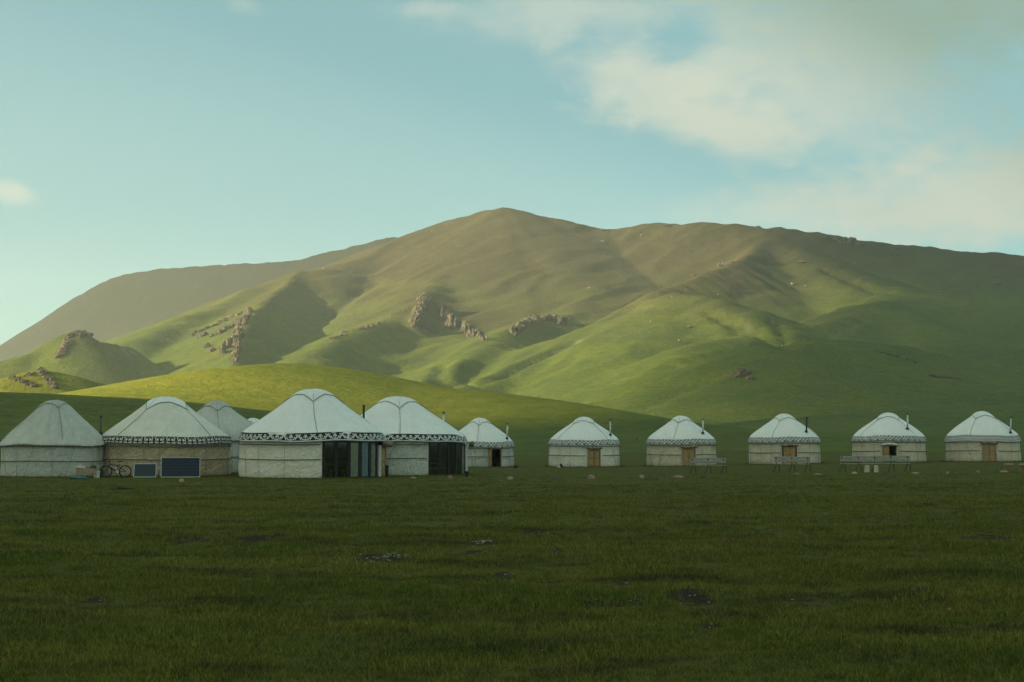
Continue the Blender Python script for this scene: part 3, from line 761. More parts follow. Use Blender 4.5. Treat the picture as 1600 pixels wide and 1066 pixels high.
    # --- door in its frame
    if door:
        th = R(door['th']); wd, hd = door['w'], door['h']; M3 = Matrix.Rotation(th, 3, 'Z')
        def L(x_, y_, z_): return M3 @ Vector((x_, -RW+y_, z_))
        wm = door.get('mat', M_WOOD)
        fm = MB()
        for sx in (-1, 1): fm.box(L(sx*(wd/2-.035), .02, hd/2), (.07, .16, hd), M3, .008)
        fm.box(L(0, .02, hd-.045), (wd-.142, .155, .07), M3, .008); fm.box(L(0, .02, .03), (wd-.142, .15, .06), M3, .008)
        fr_ = fm.build('door_frame', door.get('fmat', M_WOODP), root)
        lw = (wd-.15)/2; lh = hd-.15
        for q, sx in enumerate((-1, 1)):
            st_ = door.get('open', (0, 0))[q]
            if st_ is None: continue
            a = R(st_)*sx
            hinge = Vector((sx*(wd/2-.072), .03, 0)); M2 = Matrix.Rotation(a, 3, 'Z')
            def LL(x_, y_, z_): 
                v = M2 @ Vector((-sx*x_, y_, 0)); return L(hinge.x+v.x, hinge.y+v.y, z_)
            lf = MB(); MM = M3 @ M2
            lf.box(LL(lw/2, 0, .065+lh/2), (lw-.012, .035, lh), MM, .004)
            leaf = lf.build('door_leaf', door.get('mats', (wm, wm))[q], root)
            pm = MB()
            for zc, hh in ((.065+lh*.27, lh*.36), (.065+lh*.74, lh*.36)):
                pm.box(LL(lw/2, -.024, zc), (lw-.13, .018, hh), MM, .005)
            pm.build('door_panel', M_WOOD2, leaf)
            hm = MB(); hm.tube([LL(lw-.06, -.06, .065+lh*.5), LL(lw-.06, -.06, .065+lh*.58)], .012, 6); hm.build('handle', M_SOOT, leaf)
        if door.get('roll', True):
            rm = MB(); pts = []; rs = []
            for k in range(13):
                q = k/12*2-1; pts.append(L(q*(wd/2+.14), -.10-.02*math.cos(q*5), hd+.05+.03*math.sin(q*4+seed)-.02*q*q)); rs.append(.085*(1+.14*math.sin(k*2.1+seed))*(1 if abs(q) < .95 else .75))
            rm.tube(pts, rs, 10); rl = rm.build('rolled_door_flap', door.get('rmat', M_ROLL), root, smooth=True)
            tm = MB()
            for q in (-.6, .6): tm.tube([L(q*wd/2+.11*math.cos(a)*0, -.10+.105*math.cos(a), hd+.05+.105*math.sin(a)) for a in np.linspace(0, 2*math.pi, 9)[:-1]], .012, 5, closed=True)
            tm.build('tie_cord', M_PALE, rl)
            if door.get('posts'):
                for sx in (-1, 1):
                    pm = MB(); pm.box(L(sx*(wd/2+.06), -.10, hd+.02), (.09, .12, .24), M3, .01); pm.build('flap_hook', M_SOOT, root)
    # --- stove pipe
    if pipe:
        th, rf, hgt, lean, pm_ = pipe
        p0 = roofpt(R(th), rf, .02); k_ = MB(); top = p0+Vector((lean, 0, hgt)); k_.tube([p0-Vector((0, 0, .15)), top], .065, 10)
        sp = k_.build('stove_pipe', pm_, root, smooth=True)
        k_ = MB(); k_.tube([top+Vector((0, 0, -.02)), top+Vector((0, 0, .09))], [.10, .05], 10); k_.build('pipe_cap', M_SOOT, sp)
        k_ = MB(); k_.tube([p0-Vector((0, 0, .02)), p0+Vector((0, 0, .14))], [.15, .075], 10); k_.build('pipe_collar', M_SOOT, sp)
    # --- curved glazed front
    if glazing:
        g = glazing; a0, a1 = R(g['th0']), R(g['th1']); RG = RW-.03; n = g['n']; zt = wh+.04
        def arcbox(t0, t1, z0, z1, r0, r1, seg):
            vs, fs = [], []
            for i in range(seg+1):
                th = t0+(t1-t0)*i/seg
                for r_, z_ in ((r1, z0), (r1, z1), (r0, z1), (r0, z0)): vs.append(Vector((r_*math.sin(th), -r_*math.cos(th), z_)))
            for i in range(seg): fs += [(i*4+k, (i+1)*4+k, (i+1)*4+(k+1) % 4, i*4+(k+1) % 4) for k in range(4)]
            fs += [(0, 1, 2, 3), (seg*4+3, seg*4+2, seg*4+1, seg*4)]
            return vs, fs
        for nm, z0, z1 in (('sill', 0.0, .10), ('head_rail', zt-.08, zt)):
            v_, f_ = arcbox(a0, a1, z0, z1, RG-.05, RG+.05, 30); obj(nm, v_, f_, M_DARKW, root)
        pitch = (a1-a0)/n; mw = g['mw']/RG
        for i in range(n+1):
            c_ = a0+pitch*i; ww = mw if 0 < i < n else mw*.7
            c_ = min(max(c_, a0+ww/2), a1-ww/2)
            v_, f_ = arcbox(c_-ww/2, c_+ww/2, .102, zt-.082, RG-.022, RG+.030, 2); obj('mullion', v_, f_, M_DARKW, root)
        for i in range(n):
            t0 = a0+pitch*i+mw/2; t1 = a0+pitch*(i+1)-mw/2
            v_, f_ = arcbox(t0, t1, .102, zt-.082, RG-.006, RG+.006, 1); pane = obj('glass_pane', v_, f_, M_GLASS, root)
            cm = g['curtains'][i]
            if cm is not None:
                vs, fs = [], []
                for k in range(25):
                    th = t0-.01+(t1-t0+.02)*k/24; r_ = RG-.036+.008*math.sin(k*1.9)
                    for z_ in (.06, zt*.5, zt-.05): vs.append((r_*math.sin(th), -r_*math.cos(th), z_))
                for k in range(24): fs += [(k*3+q, k*3+3+q, k*3+4+q, k*3+1+q) for q in (0, 1)]
                obj('curtain', vs, fs, cm, root, smooth=True)
        # floor inside
        mb = MB(); mb.tube([(0, 0, -.02), (0, 0, .05)], RW-.2, 48); mb.build('floor', M_FLOOR, root)
        # low table and benches seen dimly through the glass
        Mt = Matrix.Rotation((a0+a1)/2, 3, 'Z')
        tb = MB(); tb.box(Mt @ Vector((0, -RW*.55, .72)), (1.9, .7, .05), Mt, .01)
        for sx in (-.85, .85):
            for sy in (-.28, .28): tb.box(Mt @ Vector((sx, -RW*.55+sy, .35)), (.07, .07, .69), Mt)
        tb.build('dining_table', M_WOOD2, root)
        for sy in (-.62, .62):
            bb = MB(); bb.box(Mt @ Vector((0, -RW*.55+sy, .42)), (1.8, .30, .05), Mt, .01)
            for sx in (-.8, .8): bb.box(Mt @ Vector((sx, -RW*.55+sy, .2)), (.06, .26, .40), Mt)
            bb.build('dining_bench', M_WOOD2, root)
    # --- side entrance in wooden casing with a felt awning roll
    if hut:
        th = R(hut['th']); M3 = Matrix.Rotation(th, 3, 'Z'); hh = wh*.90
        def L(x_, y_, z_): return M3 @ Vector((x_, -RW+y_, z_))
        for sx in (-1, 1):
            mb = MB(); mb.box(L(sx*.46, -.06, hh/2), (.09, .14, hh), M3, .01); mb.build('door_post', M_PALE if sx < 0 else M_WOOD2, root)
        mb = MB(); mb.box(L(0, -.06, hh-.05), (.825, .13, .10), M3, .01); mb.build('lintel', M_WOOD2, root)
        mb = MB(); mb.box(L(0, -.05, (hh-.11)/2), (.80, .05, hh-.12), M3, .005); lf = mb.build('door_leaf', M_WOOD, root)
        for zc in (.28, .72):
            mb = MB(); mb.box(L(0, -.085, hh*zc), (.55, .02, hh*.36), M3, .005); mb.build('door_panel', M_WOOD2, lf)
        rm = MB(); pts = []; rs = []
        for k in range(11):
            q = k/10*2-1; pts.append(L(q*.62, -.36-.05*math.sin(k), hh+.08-.04*q+.03*math.sin(k*1.7))); rs.append(.13*(1+.2*math.sin(k*2.3)))
        rm.tube(pts, rs, 10); rm.build('rolled_door_flap', M_ROLL, root, smooth=True)
    return root

SMALL = 'small white yurts in a row across the plain'
BIG = 'large yurts at the left of the camp'
yurt(85, 80, 79.5, .60, .87, 12, 'grey canvas yurt without ornament band, leftmost in the camp', BIG, F_GREY, F_GREY, PROFILE_CONE, 'plain', .34, folds=.12, seed=3, pipe=(82, .86, 1.0, 0, M_DROPE))
yurt(258, 103, 81.0, .47, .71, -42, 'dull white yurt over brown felt walls, behind the bicycle and solar panels', BIG, F_DULL, F_BROWN, PROFILE_WIDE, 'horns', .42, seed=4, cap_mat=F_WHITE)
yurt(338, 74, 90.0, .66, .84, 2, 'plain grey yurt half hidden behind the brown walled yurt', BIG, F_GREY, F_GREY, PROFILE, 'plain', .40, seed=5)
yurt(489, 115, 76.8, .475, .71, 0, 'largest white yurt with scroll band and glazed front with curtains', BIG, F_WHITE, F_CREAM, PROFILE_WIDE, 'scroll', .40, seed=6,
     glazing=dict(th0=7, th1=61, n=5, mw=.21, curtains=[None, None, M_CURT_B, M_CURT_G, M_CURT_R]), hut=dict(th=69), pipe=(115, .76, .95, 0, M_SOOT))
yurt(621, 109, 82.5, .46, .65, 4, 'large white yurt with scroll band and dark glazed front without curtains', BIG, F_WHITE, F_GREY, PROFILE_WIDE, 'scroll', .41, seed=7,
     glazing=dict(th0=26, th1=79, n=5, mw=.17, curtains=[None, None, None, None, M_CURT_R]), hut=dict(th=88), pipe=(130, .88, 1.15, 0, M_STEELP))
yurt(395, 50, 128.0, .61, .79, 20, 'distant white yurt whose crown shows just left of the largest yurt', 'white yurts almost hidden behind the front ones', seed=8)
yurt(570, 52, 124.0, .61, .79, 0, 'distant white yurt almost hidden between the two large glazed yurts', 'white yurts almost hidden behind the front ones', seed=9)
yurt(750, 54, 110.5, .58, .82, -5, 'small white yurt with open dark doorway, beside the large dark glazed yurt', SMALL, F_WHITE, F_GREY, band='lattice', seed=10,
     door=dict(th=26, w=1.10, h=1.48, open=(95, None), fmat=M_WOODP), pipe=(58, .90, 1.15, .04, M_STEELP))
yurt(912.5, 56.5, 111.5, .60, .76, -48, 'small white yurt with closed brown door, second of the row from the left', SMALL, band='lattice', seed=11,
     door=dict(th=16, w=1.05, h=1.46), pipe=(58, .84, 1.15, 0, M_STEELP))
yurt(1064.5, 55, 111.5, .61, .79, -12, 'small white yurt with yellow door and a bench before its right side', SMALL, F_WHITE, F_TAN, band='lattice', seed=12,
     door=dict(th=12, w=1.08, h=1.46, mat=M_WOOD2), pipe=(48, .80, 1.1, .03, M_STEELP))
yurt(1225.5, 56, 112.0, .60, .78, -18, 'small white yurt with black stove pipe, a bench covering half its door', SMALL, F_WHITE, F_TAN, band='lattice', seed=13,
     door=dict(th=8, w=1.12, h=1.46, mat=M_WOOD2, fmat=M_DARKW), pipe=(46, .82, 1.1, .05, M_SOOT))
yurt(1388.5, 57, 112.0, .58, .76, -46, 'small white yurt with one door leaf open, behind the pair of joined benches', SMALL, F_WHITE, F_TAN, band='lattice', seed=14,
     door=dict(th=1, w=1.12, h=1.40, open=(0, None), mat=M_WOOD, posts=True, rmat=M_PALE), pipe=(40, .76, 1.15, .04, M_STEELP))
yurt(1535, 57, 112.0, .56, .80, -24, 'small white yurt with fine speckled band, last of the row at right', SMALL, F_WHITE, F_TAN, band='fine', seed=15,
     door=dict(th=10, w=1.05, h=1.46, mat=M_WOODP, posts=True), pipe=(54, .88, 1.2, .08, M_STEELP))
# ------------------------------------------------------------------ things round the camp
def base_rot(p): return -math.atan2(p.x, p.y)
M_BENCHW = simple('weathered_bench_board', (.34, .35, .31), .85, var=.25, scale=7, bump=.4)
M_IRON = simple('dark_iron', (.05, .045, .04), .6, .3, .3)
def make_bench(px, py, label, group):
    p = gp(px, py); t = thing('bench', label, 'bench', p, base_rot(p), group); Lb = 2.15
    for k in range(2):
        mb = MB(); mb.box((0, -.13+.045*k, .70+.17*k), (Lb, .03, .155), Matrix.Rotation(.2, 3, 'X'), .006); mb.build('backrest_board', M_BENCHW, t)
    for k in range(3):
        mb = MB(); mb.box((0, .0+.14*k, .50), (Lb, .125, .035), None, .006); mb.build('seat_board', M_BENCHW, t)
    for sx in (-.93, .0, .93):
        mb = MB(); mb.tube([(sx-.03, -.16, .92), (sx-.02, -.02, .47), (sx-.20, .02, 0)], .026, 6); mb.build('leg', M_IRON, t)
        mb = MB(); mb.tube([(sx+.12, .34, .47), (sx+.17, .38, 0)], .026, 6); mb.build('leg', M_IRON, t)
        mb = MB(); mb.box((sx+.03, .15, .465), (.05, .42, .03)); mb.build('cross_bar', M_IRON, t)
    return t
BG = 'plank benches facing the small yurts'
b1 = make_bench(1107, 740, 'grey plank bench before the yellow doored yurt, leftmost of four', BG)
for px, py, lb in ((1238, 738, 'grey plank bench standing before the yurt with the black stove pipe'),
                   (1342, 738, 'grey plank bench over two pale stools, left one of the joined pair'),
                   (1393, 737.5, 'grey plank bench, right one of the joined pair before the open door')):
    p = gp(px, py); dup(b1, p, base_rot(p), lb)

# log stools
M_LOG = simple('pale_log_wood', (.50, .45, .33), .85, var=.25, scale=8, bump=.4)
M_BARK = simple('brown_bark', (.16, .11, .06), .95, var=.4, scale=12, bump=.8)
def stool(px, py, r, h, label, mat, group, seed):
    p = gp(px, py); t = thing('log_stool', label, 'stool', p, seed, group)
    mb = MB(); n = 14; vs, fs = [], []
    for j, (z, k) in enumerate(((-.02, 1.08), (.1, 1.0), (h*.6, .96), (h-.03, .98))):
        for i in range(n): a = 2*math.pi*i/n; q = r*k*(1+.05*math.sin(3*a+seed+j)); vs.append((q*math.cos(a), q*math.sin(a), z))
    for j in range(3): fs += [(j*n+i, j*n+(i+1) % n, (j+1)*n+(i+1) % n, (j+1)*n+i) for i in range(n)]
    obj('trunk', vs, fs, mat, t, smooth=True)
    mb = MB(); mb.tube([(0, 0, h-.03), (0, 0, h+.012)], r*.95, 14); mb.build('seat', M_LOG, t)
    return t
stool(1355, 738, .15, .40, 'pale round stool under the left joined bench, left of its neighbour', M_LOG, 'stools under and beside the benches', 1)
stool(1369, 738, .13, .40, 'pale round stool under the left joined bench, right of its neighbour', M_LOG, 'stools under and beside the benches', 2)
stool(1577, 734, .26, .34, 'brown log stump before the last yurt, left of two', M_BARK, 'log stumps at the right edge', 3)
stool(1599, 735, .26, .36, 'brown log stump cut by the right edge of the picture', M_BARK, 'log stumps at the right edge', 4)

# stones set out in a line before the camp
def rock_mesh(seed, sub=2, flat=.6, cuts=7, rough=.18):
    rnd = random.Random(seed); bm = bmesh.new(); bmesh.ops.create_icosphere(bm, subdivisions=sub, radius=1.0)
    pl = []
    for _ in range(cuts):
        v = Vector((rnd.gauss(0, 1), rnd.gauss(0, 1), rnd.gauss(0, 1)*.8)).normalized(); pl.append((v, rnd.uniform(.55, .9)))
    sx, sy, sz = rnd.uniform(.8, 1.2), rnd.uniform(.8, 1.2), flat*rnd.uniform(.8, 1.2)
    for v in bm.verts:
        c = v.co.copy()
        for nrm, dd in pl:
            e = c.dot(nrm)
            if e > dd: c -= nrm*(e-dd)*.9
        c *= 1+rough*(pn(np.array(c.x*2+seed), np.array(c.y*2+c.z*2.3))+0)
        v.co = Vector((c.x*sx, c.y*sy, c.z*sz))
    bm.verts.index_update(); vs = [v.co.copy() for v in bm.verts]; fs = [[v.index for v in f.verts] for f in bm.faces]; bm.free()
    return vs, fs
M_STONE = simple('pale_field_stone', (.30, .28, .21), .9, var=.3, scale=5, bump=.5)
M_STONEB = simple('brown_field_stone', (.27, .20, .13), .9, var=.3, scale=5, bump=.5)
M_STONED = simple('dark_field_stone', (.085, .08, .07), .9, var=.3, scale=5, bump=.5)
SG = 'stones lined up before the yurts'
for i, (px, py, w_, h_, mt, lb) in enumerate([
    (646, 749, 7, 4, M_STONEB, 'small brown stone just right of the largest yurt, leftmost of the line'),
    (703, 749, 7, 4.5, M_STONEB, 'rounded tan stone before the large dark glazed yurt'),
    (783, 752, 3, 2, M_STONE, 'tiny pale stone left of the flat white one before the open doorway'),
    (797, 749.5, 9, 4, M_STONE, 'flat white stone before the small yurt with the open dark doorway'),
    (867, 750, 8, 4, M_STONED, 'dark stone before the left end of the brown doored yurt'),
    (924, 748.5, 10, 5, M_STONEB, 'tan stone before the brown door of the second small yurt'),
    (1003, 747, 7, 5, M_STONE, 'pale stone in the gap left of the yellow doored yurt'),
    (1060, 747.5, 13, 4, M_STONEB, 'broad low brown stone before the yellow door'),
    (1100, 747, 9, 4, M_STONED, 'dark grey stone just below the leftmost bench'),
    (1244, 741.5, 8, 2, M_STONEB, 'thin flat stone under the second bench'),
    (1278, 742.5, 10, 2.2, M_STONE, 'pale flat stone right of the second bench'),
    (1335, 741, 9, 3, M_STONE, 'pale low stone below the left joined bench'),
    (1384, 742, 6, 4, M_STONED, 'small dark stone below the right joined bench'),
    (1431, 741, 12, 3, M_STONE, 'long pale stone right of the joined benches'),
    (1480, 740.5, 5, 3, M_STONE, 'small pale stone left of the last yurt'),
    (1528, 739.5, 6, 4, M_STONEB, 'little tan stone before the last yurt'),
    (1567, 738.5, 13, 3, M_STONE, 'pale flat slab beside the log stumps')]):
    p = gp(px, py); k = p.y/F; vs, fs = rock_mesh(40+i, 2, 1.0)
    vs = [Vector((v.x*w_*k*.62, v.y*w_*k*.5, v.z*h_*k*.9+h_*k*.35)) for v in vs]
    o = obj('stone', vs, fs, mt); o.location = p; tag(o, lb, 'stone', SG)

# ball on the grass
p = gp(283.5, 756); r_ = .125
t = thing('ball', 'yellow and black ball lying before the large solar panel', 'ball', p)
M_BALLY = simple('yellow_leather', (.36, .28, .11), .6, var=.15); M_BALLD = simple('dark_ball_patch', (.05, .035, .02), .6)
bm = bmesh.new(); bmesh.ops.create_uvsphere(bm, u_segments=24, v_segments=14, radius=r_)
for v in bm.verts: v.co.z += r_*.96
bm.verts.index_update(); obj('cover', [v.co.copy() for v in bm.verts], [[v.index for v in f.verts] for f in bm.faces], M_BALLY, t, smooth=True); bm.free()
for k, (th, ph) in enumerate(((30, -10), (-40, 40), (150, 10), (250, -15), (95, 45), (10, 80))):
    a, e = R(th), R(ph); n_ = Vector((math.sin(a)*math.cos(e), -math.cos(a)*math.cos(e), math.sin(e))); u = n_.orthogonal().normalized(); v_ = n_.cross(u)
    c = Vector((0, 0, r_*.96)); vs = [c+n_*r_*1.015]
    for i in range(10): q = 2*math.pi*i/10; vs.append(c+(n_*math.cos(.52)+(u*math.cos(q)+v_*math.sin(q))*math.sin(.52))*r_*1.008)
    obj('patch', vs, [(0, 1+i, 1+(i+1) % 10) for i in range(10)], M_BALLD, t, smooth=True)

# dark clod of earth on the grass
p = gp(188, 765); vs, fs = rock_mesh(91, 3, .6, 4, .5)
M_CLOD = simple('dark_soil', (.022, .018, .012), .95, var=.4, scale=9, bump=.8)
vs2, fs2 = [], []
for q in range(7):
    v_, f_ = rock_mesh(92+q, 2, .5, 4, .4); b0 = len(vs2); rr = random.Random(q); ox = (q-3)*.13+.02; sc_ = .20-.035*abs(q-3)
    vs2 += [Vector((v.x*sc_+ox, v.y*sc_*.8+rr.uniform(-.1, .1), v.z*sc_*(.8 if q == 3 else .5)+.02)) for v in v_]; fs2 += [[i+b0 for i in f] for f in f_]
o = obj('clod_of_earth', vs2, fs2, M_CLOD, smooth=True); o.location = p; tag(o, 'dark clod of earth on the grass below the bicycle', 'clod')

# solar panels leaning on frames
M_ALU = simple('white_aluminium', (.38, .42, .42), .6, .2, .05)
M_CELL = simple('solar_cell_blue', (.010, .020, .038), .45, .0, .2, 30, 0, .3)
M_CELLG = simple('small_panel_cell', (.026, .042, .050), .45, .0, .2, 30, 0, .3)
M_GRID = simple('cell_backing', (.05, .075, .10), .4)
def solar(px, py, wm, hm, tilt, rz, nx, nz, label, cell, shear=0.0):
    p = gp(px, py); t = thing('solar_panel', label, 'solar panel', p, base_rot(p)+rz, 'solar panels before the brown walled yurt')
    Mx = Matrix.Rotation(-tilt, 3, 'X')
    def A(x, y, z): return Mx @ Vector((x, y, z)) + Vector((0, 0, .03))
    fw = .045
    for nm, c, s_ in (('frame_rail', (0, 0, fw/2), (wm, .04, fw)), ('frame_rail', (0, 0, hm-fw/2), (wm, .04, fw)), ('frame_stile', (-wm/2+fw/2, 0, hm/2), (fw, .038, hm-2*fw)), ('frame_stile', (wm/2-fw/2, 0, hm/2), (fw, .038, hm-2*fw))):
        mb = MB(); mb.box(A(*c), s_, Mx); mb.build(nm, M_ALU, t)
    mb = MB(); mb.box(A(0, .004, hm/2), (wm-2*fw, .012, hm-2*fw), Mx); mb.build('backing', M_GRID, t)
    mb = MB(); cw, chh = (wm-2*fw)/nx, (hm-2*fw)/nz
    for i in range(nx):
        for j in range(nz): mb.box(A(-wm/2+fw+cw*(i+.5), -.005, fw+chh*(j+.5)), (cw-.010, .006, chh-.010), Mx)
    mb.build('solar_cell', cell, t, kind='stuff')
    mb = MB()
    for sx in (-1, 1): 
        top = A(sx*wm*.4, .03, hm*.8); mb.tube([top, Vector((top.x, top.y+.45, 0))], .015, 6)
    mb.build('prop', M_IRON, t)
solar(226, 747, 1.22, .80, R(18), R(-6), 9, 6, 'small solar panel with pale frame leaning beside the bicycle', M_CELLG)
solar(282, 747, 2.12, 1.12, R(9), 0, 12, 6, 'large dark blue solar panel leaning before the brown felt wall', M_CELL)

# mountain bike leaning before the brown walled yurt
def bicycle(px, py):
    p = gp(px, py); t = thing('bicycle', 'dark blue mountain bike parked before the brown walled yurt', 'bicycle', p+Vector((0, 0, 0)), base_rot(p)+R(2))
    M_TYRE = simple('black_tyre', (.02, .02, .022), .8); M_BLUE = simple('dark_blue_paint', (.018, .030, .085), .4, .1, .2); M_CHR = simple('dull_chrome', (.38, .40, .42), .4, .7)
    M_PLB = simple('black_plastic', (.02, .02, .02), .6)
    Rw = .335; fx, rx = -.52, .52            # front wheel to the left
    tl = Matrix.Rotation(R(-6), 3, 'X')
    def A(x, y, z): return tl @ Vector((x, y, z))
    for wx in (fx, rx):
        wh_ = MB(); wh_.tube([A(wx+(Rw-.022)*math.cos(a), 0, Rw+(Rw-.022)*math.sin(a)) for a in np.linspace(0, 2*math.pi, 37)[:-1]], .036, 8, closed=True)
        whl = wh_.build('wheel', M_TYRE, t, smooth=True)
        k = MB(); k.tube([A(wx+(Rw-.05)*math.cos(a), 0, Rw+(Rw-.05)*math.sin(a)) for a in np.linspace(0, 2*math.pi, 37)[:-1]], .011, 6, closed=True); k.build('rim', M_CHR, whl, smooth=True)
        k = MB()
        for q in range(18):
            a = 2*math.pi*q/18; k.tube([A(wx, (.02 if q % 2 else -.02), Rw), A(wx+(Rw-.05)*math.cos(a), 0, Rw+(Rw-.05)*math.sin(a))], .0022, 4)
        k.build('spokes', M_CHR, whl)
        k = MB(); k.tube([A(wx, -.05, Rw), A(wx, .05, Rw)], .028, 10); k.build('hub', M_PLB, whl)
    BB = (.08, 0, .30); HT = (-.33, 0, .72); HB = (-.365, 0, .62); ST = (.22, 0, .76)
    f = MB(); f.tube([A(*HT), A(.19, 0, .66)], .027, 8); f.tube([A(*HB), A(*BB)], .034, 8); f.tube([A(*BB), A(.205, 0, .72)], .025, 8)
    for sy in (-.045, .045): f.tube([A(*BB), A(rx, sy, Rw)], .016, 6); f.tube([A(.18, 0, .62), A(rx, sy, Rw)], .015, 6)
    f.tube([A(*HT), A(*HB)], .022, 8); f.build('frame', M_BLUE, t, smooth=True)
    f = MB()
    for sy in (-.055, .055): f.tube([A(-.375, sy, .60), A(fx, sy, Rw)], .023, 8)
    f.tube([A(-.375, -.055, .60), A(-.375, .055, .60)], .016, 8); f.build('fork', M_PLB, t, smooth=True)
    f = MB(); f.tube([A(-.33, 0, .72), A(-.315, 0, .82), A(-.37, 0, .87)], .02, 8); f.tube([A(-.30, -.32, .90), A(-.37, -.12, .87), A(-.37, .12, .87), A(-.30, .32, .90)], .018, 8); hb = f.build('handlebar', M_PLB, t, smooth=True)
    for sy in (-1, 1):
        g = MB(); g.tube([A(-.31, sy*.20, .89), A(-.295, sy*.33, .90)], .018, 8); g.build('grip', M_PLB, hb)
    f = MB(); f.tube([A(.205, 0, .72), A(.24, 0, .86)], .013, 8); f.build('seat_post', M_CHR, t)
    vs, fs = [], []
    prof = [(.10, .012, .885), (.14, .020, .89), (.22, .035, .885), (.30, .068, .89), (.37, .075, .90), (.39, .05, .90)]
    for x_, w_, z_ in prof: vs += [A(x_, -w_, z_-.01), A(x_, 0, z_+.018), A(x_, w_, z_-.01), A(x_, 0, z_-.035)]
    for i in range(len(prof)-1): fs += [(i*4+q, i*4+(q+1) % 4, (i+1)*4+(q+1) % 4, (i+1)*4+q) for q in range(4)]
    fs += [(3, 2, 1, 0), (20, 21, 22, 23)]; obj('saddle', vs, fs, M_PLB, t, smooth=True)
    f = MB(); f.tube([A(BB[0], -.06, BB[2]), A(BB[0], -.05, BB[2])], .09, 18); f.tube([A(BB[0], -.07, BB[2]), A(BB[0], .07, BB[2])], .02, 8); cr = f.build('chainring', M_CHR, t)
    for sg in (-1, 1):
        f = MB(); f.tube([A(BB[0], sg*.08, BB[2]), A(BB[0]+sg*.13, sg*.085, BB[2]-.10)], .010, 6); f.box(A(BB[0]+sg*.13, sg*.13, BB[2]-.10), (.09, .08, .02), tl); f.build('pedal', M_PLB, cr)
    f = MB(); f.tube([A(.12, .02, .30), A(.03, .20, .01)], .008, 6); f.build('kickstand', M_PLB, t)
bicycle(180.5, 746)

# clutter between the two left yurts
p = gp(135, 747); t = thing('low_table', 'low brown wooden table heaped with bundles between the two leftmost yurts', 'table', p, base_rot(p))
mb = MB(); mb.box((0, 0, .50), (1.15, .55, .05), None, .01); mb.build('table_top', M_WOODP, t)
mb = MB(); mb.box((.0, -.26, .36), (1.05, .03, .20)); mb.build('apron', M_WOODP, t)
for sx in (-.5, .5):
    for sy in (-.22, .22): mb = MB(); mb.box((sx, sy, .237), (.06, .06, .474)); mb.build('leg', M_WOODP, t)
def heap(name, label, cat, p, sx, sy, sz, mat, seed, dz=0.0, group=None):
    vs, fs = rock_mesh(seed, 3, 1.0, 3, .55)
    vs = [Vector((v.x*sx, v.y*sy, max(v.z, -.35)*sz+.35*sz)) for v in vs]
    o = obj(name, vs, fs, mat, smooth=True); o.location = Vector(p)+Vector((0, 0, dz)); return tag(o, label, cat, group)
M_SACK = simple('pale_sackcloth', (.50, .46, .36), .95, var=.25, scale=6, bump=.5)
M_TEAL = simple('teal_tarpaulin', (.06, .15, .15), .6, var=.3, scale=4, bump=.5)
k = p.y/F
heap('folded_cloth', 'pale folded cloth lying on the left end of the low table', 'cloth', p+Vector((-.33, 0, 0)), .33, .24, .10, M_SACK, 5, .528)
heap('bundle', 'dark brown bundle on the right end of the low table', 'bundle', p+Vector((.36, .0, 0)), .16, .15, .13, M_STONED, 6, .528, 'bundles on the low table')
heap('bundle', 'reddish brown bundle in the middle of the low table', 'bundle', p+Vector((.08, .02, 0)), .13, .15, .09, M_STONEB, 7, .528, 'bundles on the low table')
q = gp(122, 749); heap('tarpaulin', 'crumpled teal tarpaulin on the grass under the low table', 'tarpaulin', q, .42, .30, .15, M_TEAL, 8)
q = gp(151, 747); t = thing('bucket', 'white bucket with lid standing left of the bicycle', 'bucket', q)
M_WPL = simple('white_plastic', (.55, .58, .55), .5, var=.1)
mb = MB(); mb.tube([(0, 0, 0), (0, 0, .02), (0, 0, .36)], [.14, .15, .18], 20); mb.build('body', M_WPL, t, smooth=False)
mb = MB(); mb.tube([(0, 0, .362), (0, 0, .385)], .19, 20); mb.build('lid', M_WPL, t)
mb = MB(); mb.tube([Vector((.185*math.cos(a), -.03-.12*math.sin(a), .32-.14*math.sin(a))) for a in np.linspace(0, math.pi, 9)], .006, 5); mb.build('handle', M_IRON, t)
q = gp(158.5, 746); t = thing('gas_canister', 'small dark canister between the white bucket and the bicycle', 'canister', q)
mb = MB(); mb.tube([(0, 0, 0), (0, 0, .03), (0, 0, .36), (0, 0, .42), (0, 0, .46)], [.08, .10, .10, .06, .03], 16); mb.build('body', M_SOOT, t, smooth=True)
mb = MB(); mb.tube([(0, 0, .46), (0, 0, .50)], .02, 8); mb.build('valve', M_STEELP, t)
def post(px, py, h, w_, label):
    q = gp(px, py); t = thing('rubbish_bin', label, 'bin', q, base_rot(q), 'small black bins beside yurt doors')
    mb = MB(); mb.tube([(0, 0, 0), (0, 0, h-.05)], [w_*.42, w_*.5], 14); mb.build('body', M_BLACK, t)
    mb = MB(); mb.tube([(0, 0, h-.05), (0, 0, h-.02), (0, 0, h)], [w_*.54, w_*.54, w_*.4], 14); mb.build('lid', M_SOOT, t)
post(604.5, 746, .68, .20, 'narrow black bin beside the wooden door of the largest yurt')
post(729.5, 745, .32, .20, 'low black bin at the right foot of the dark glazed yurt')
post(805.5, 731.5, .22, .22, 'low black bin at the right foot of the open doored small yurt')
q = gp(877, 731); heap('satchel', 'black and white bag leaning on the wall of the brown doored yurt', 'bag', q, .14, .10, .20, M_BLACK, 12)
q = gp(873, 731); heap('sack', 'pale limp sack lying left of the black and white bag', 'sack', q, .16, .10, .10, M_SACK, 13)

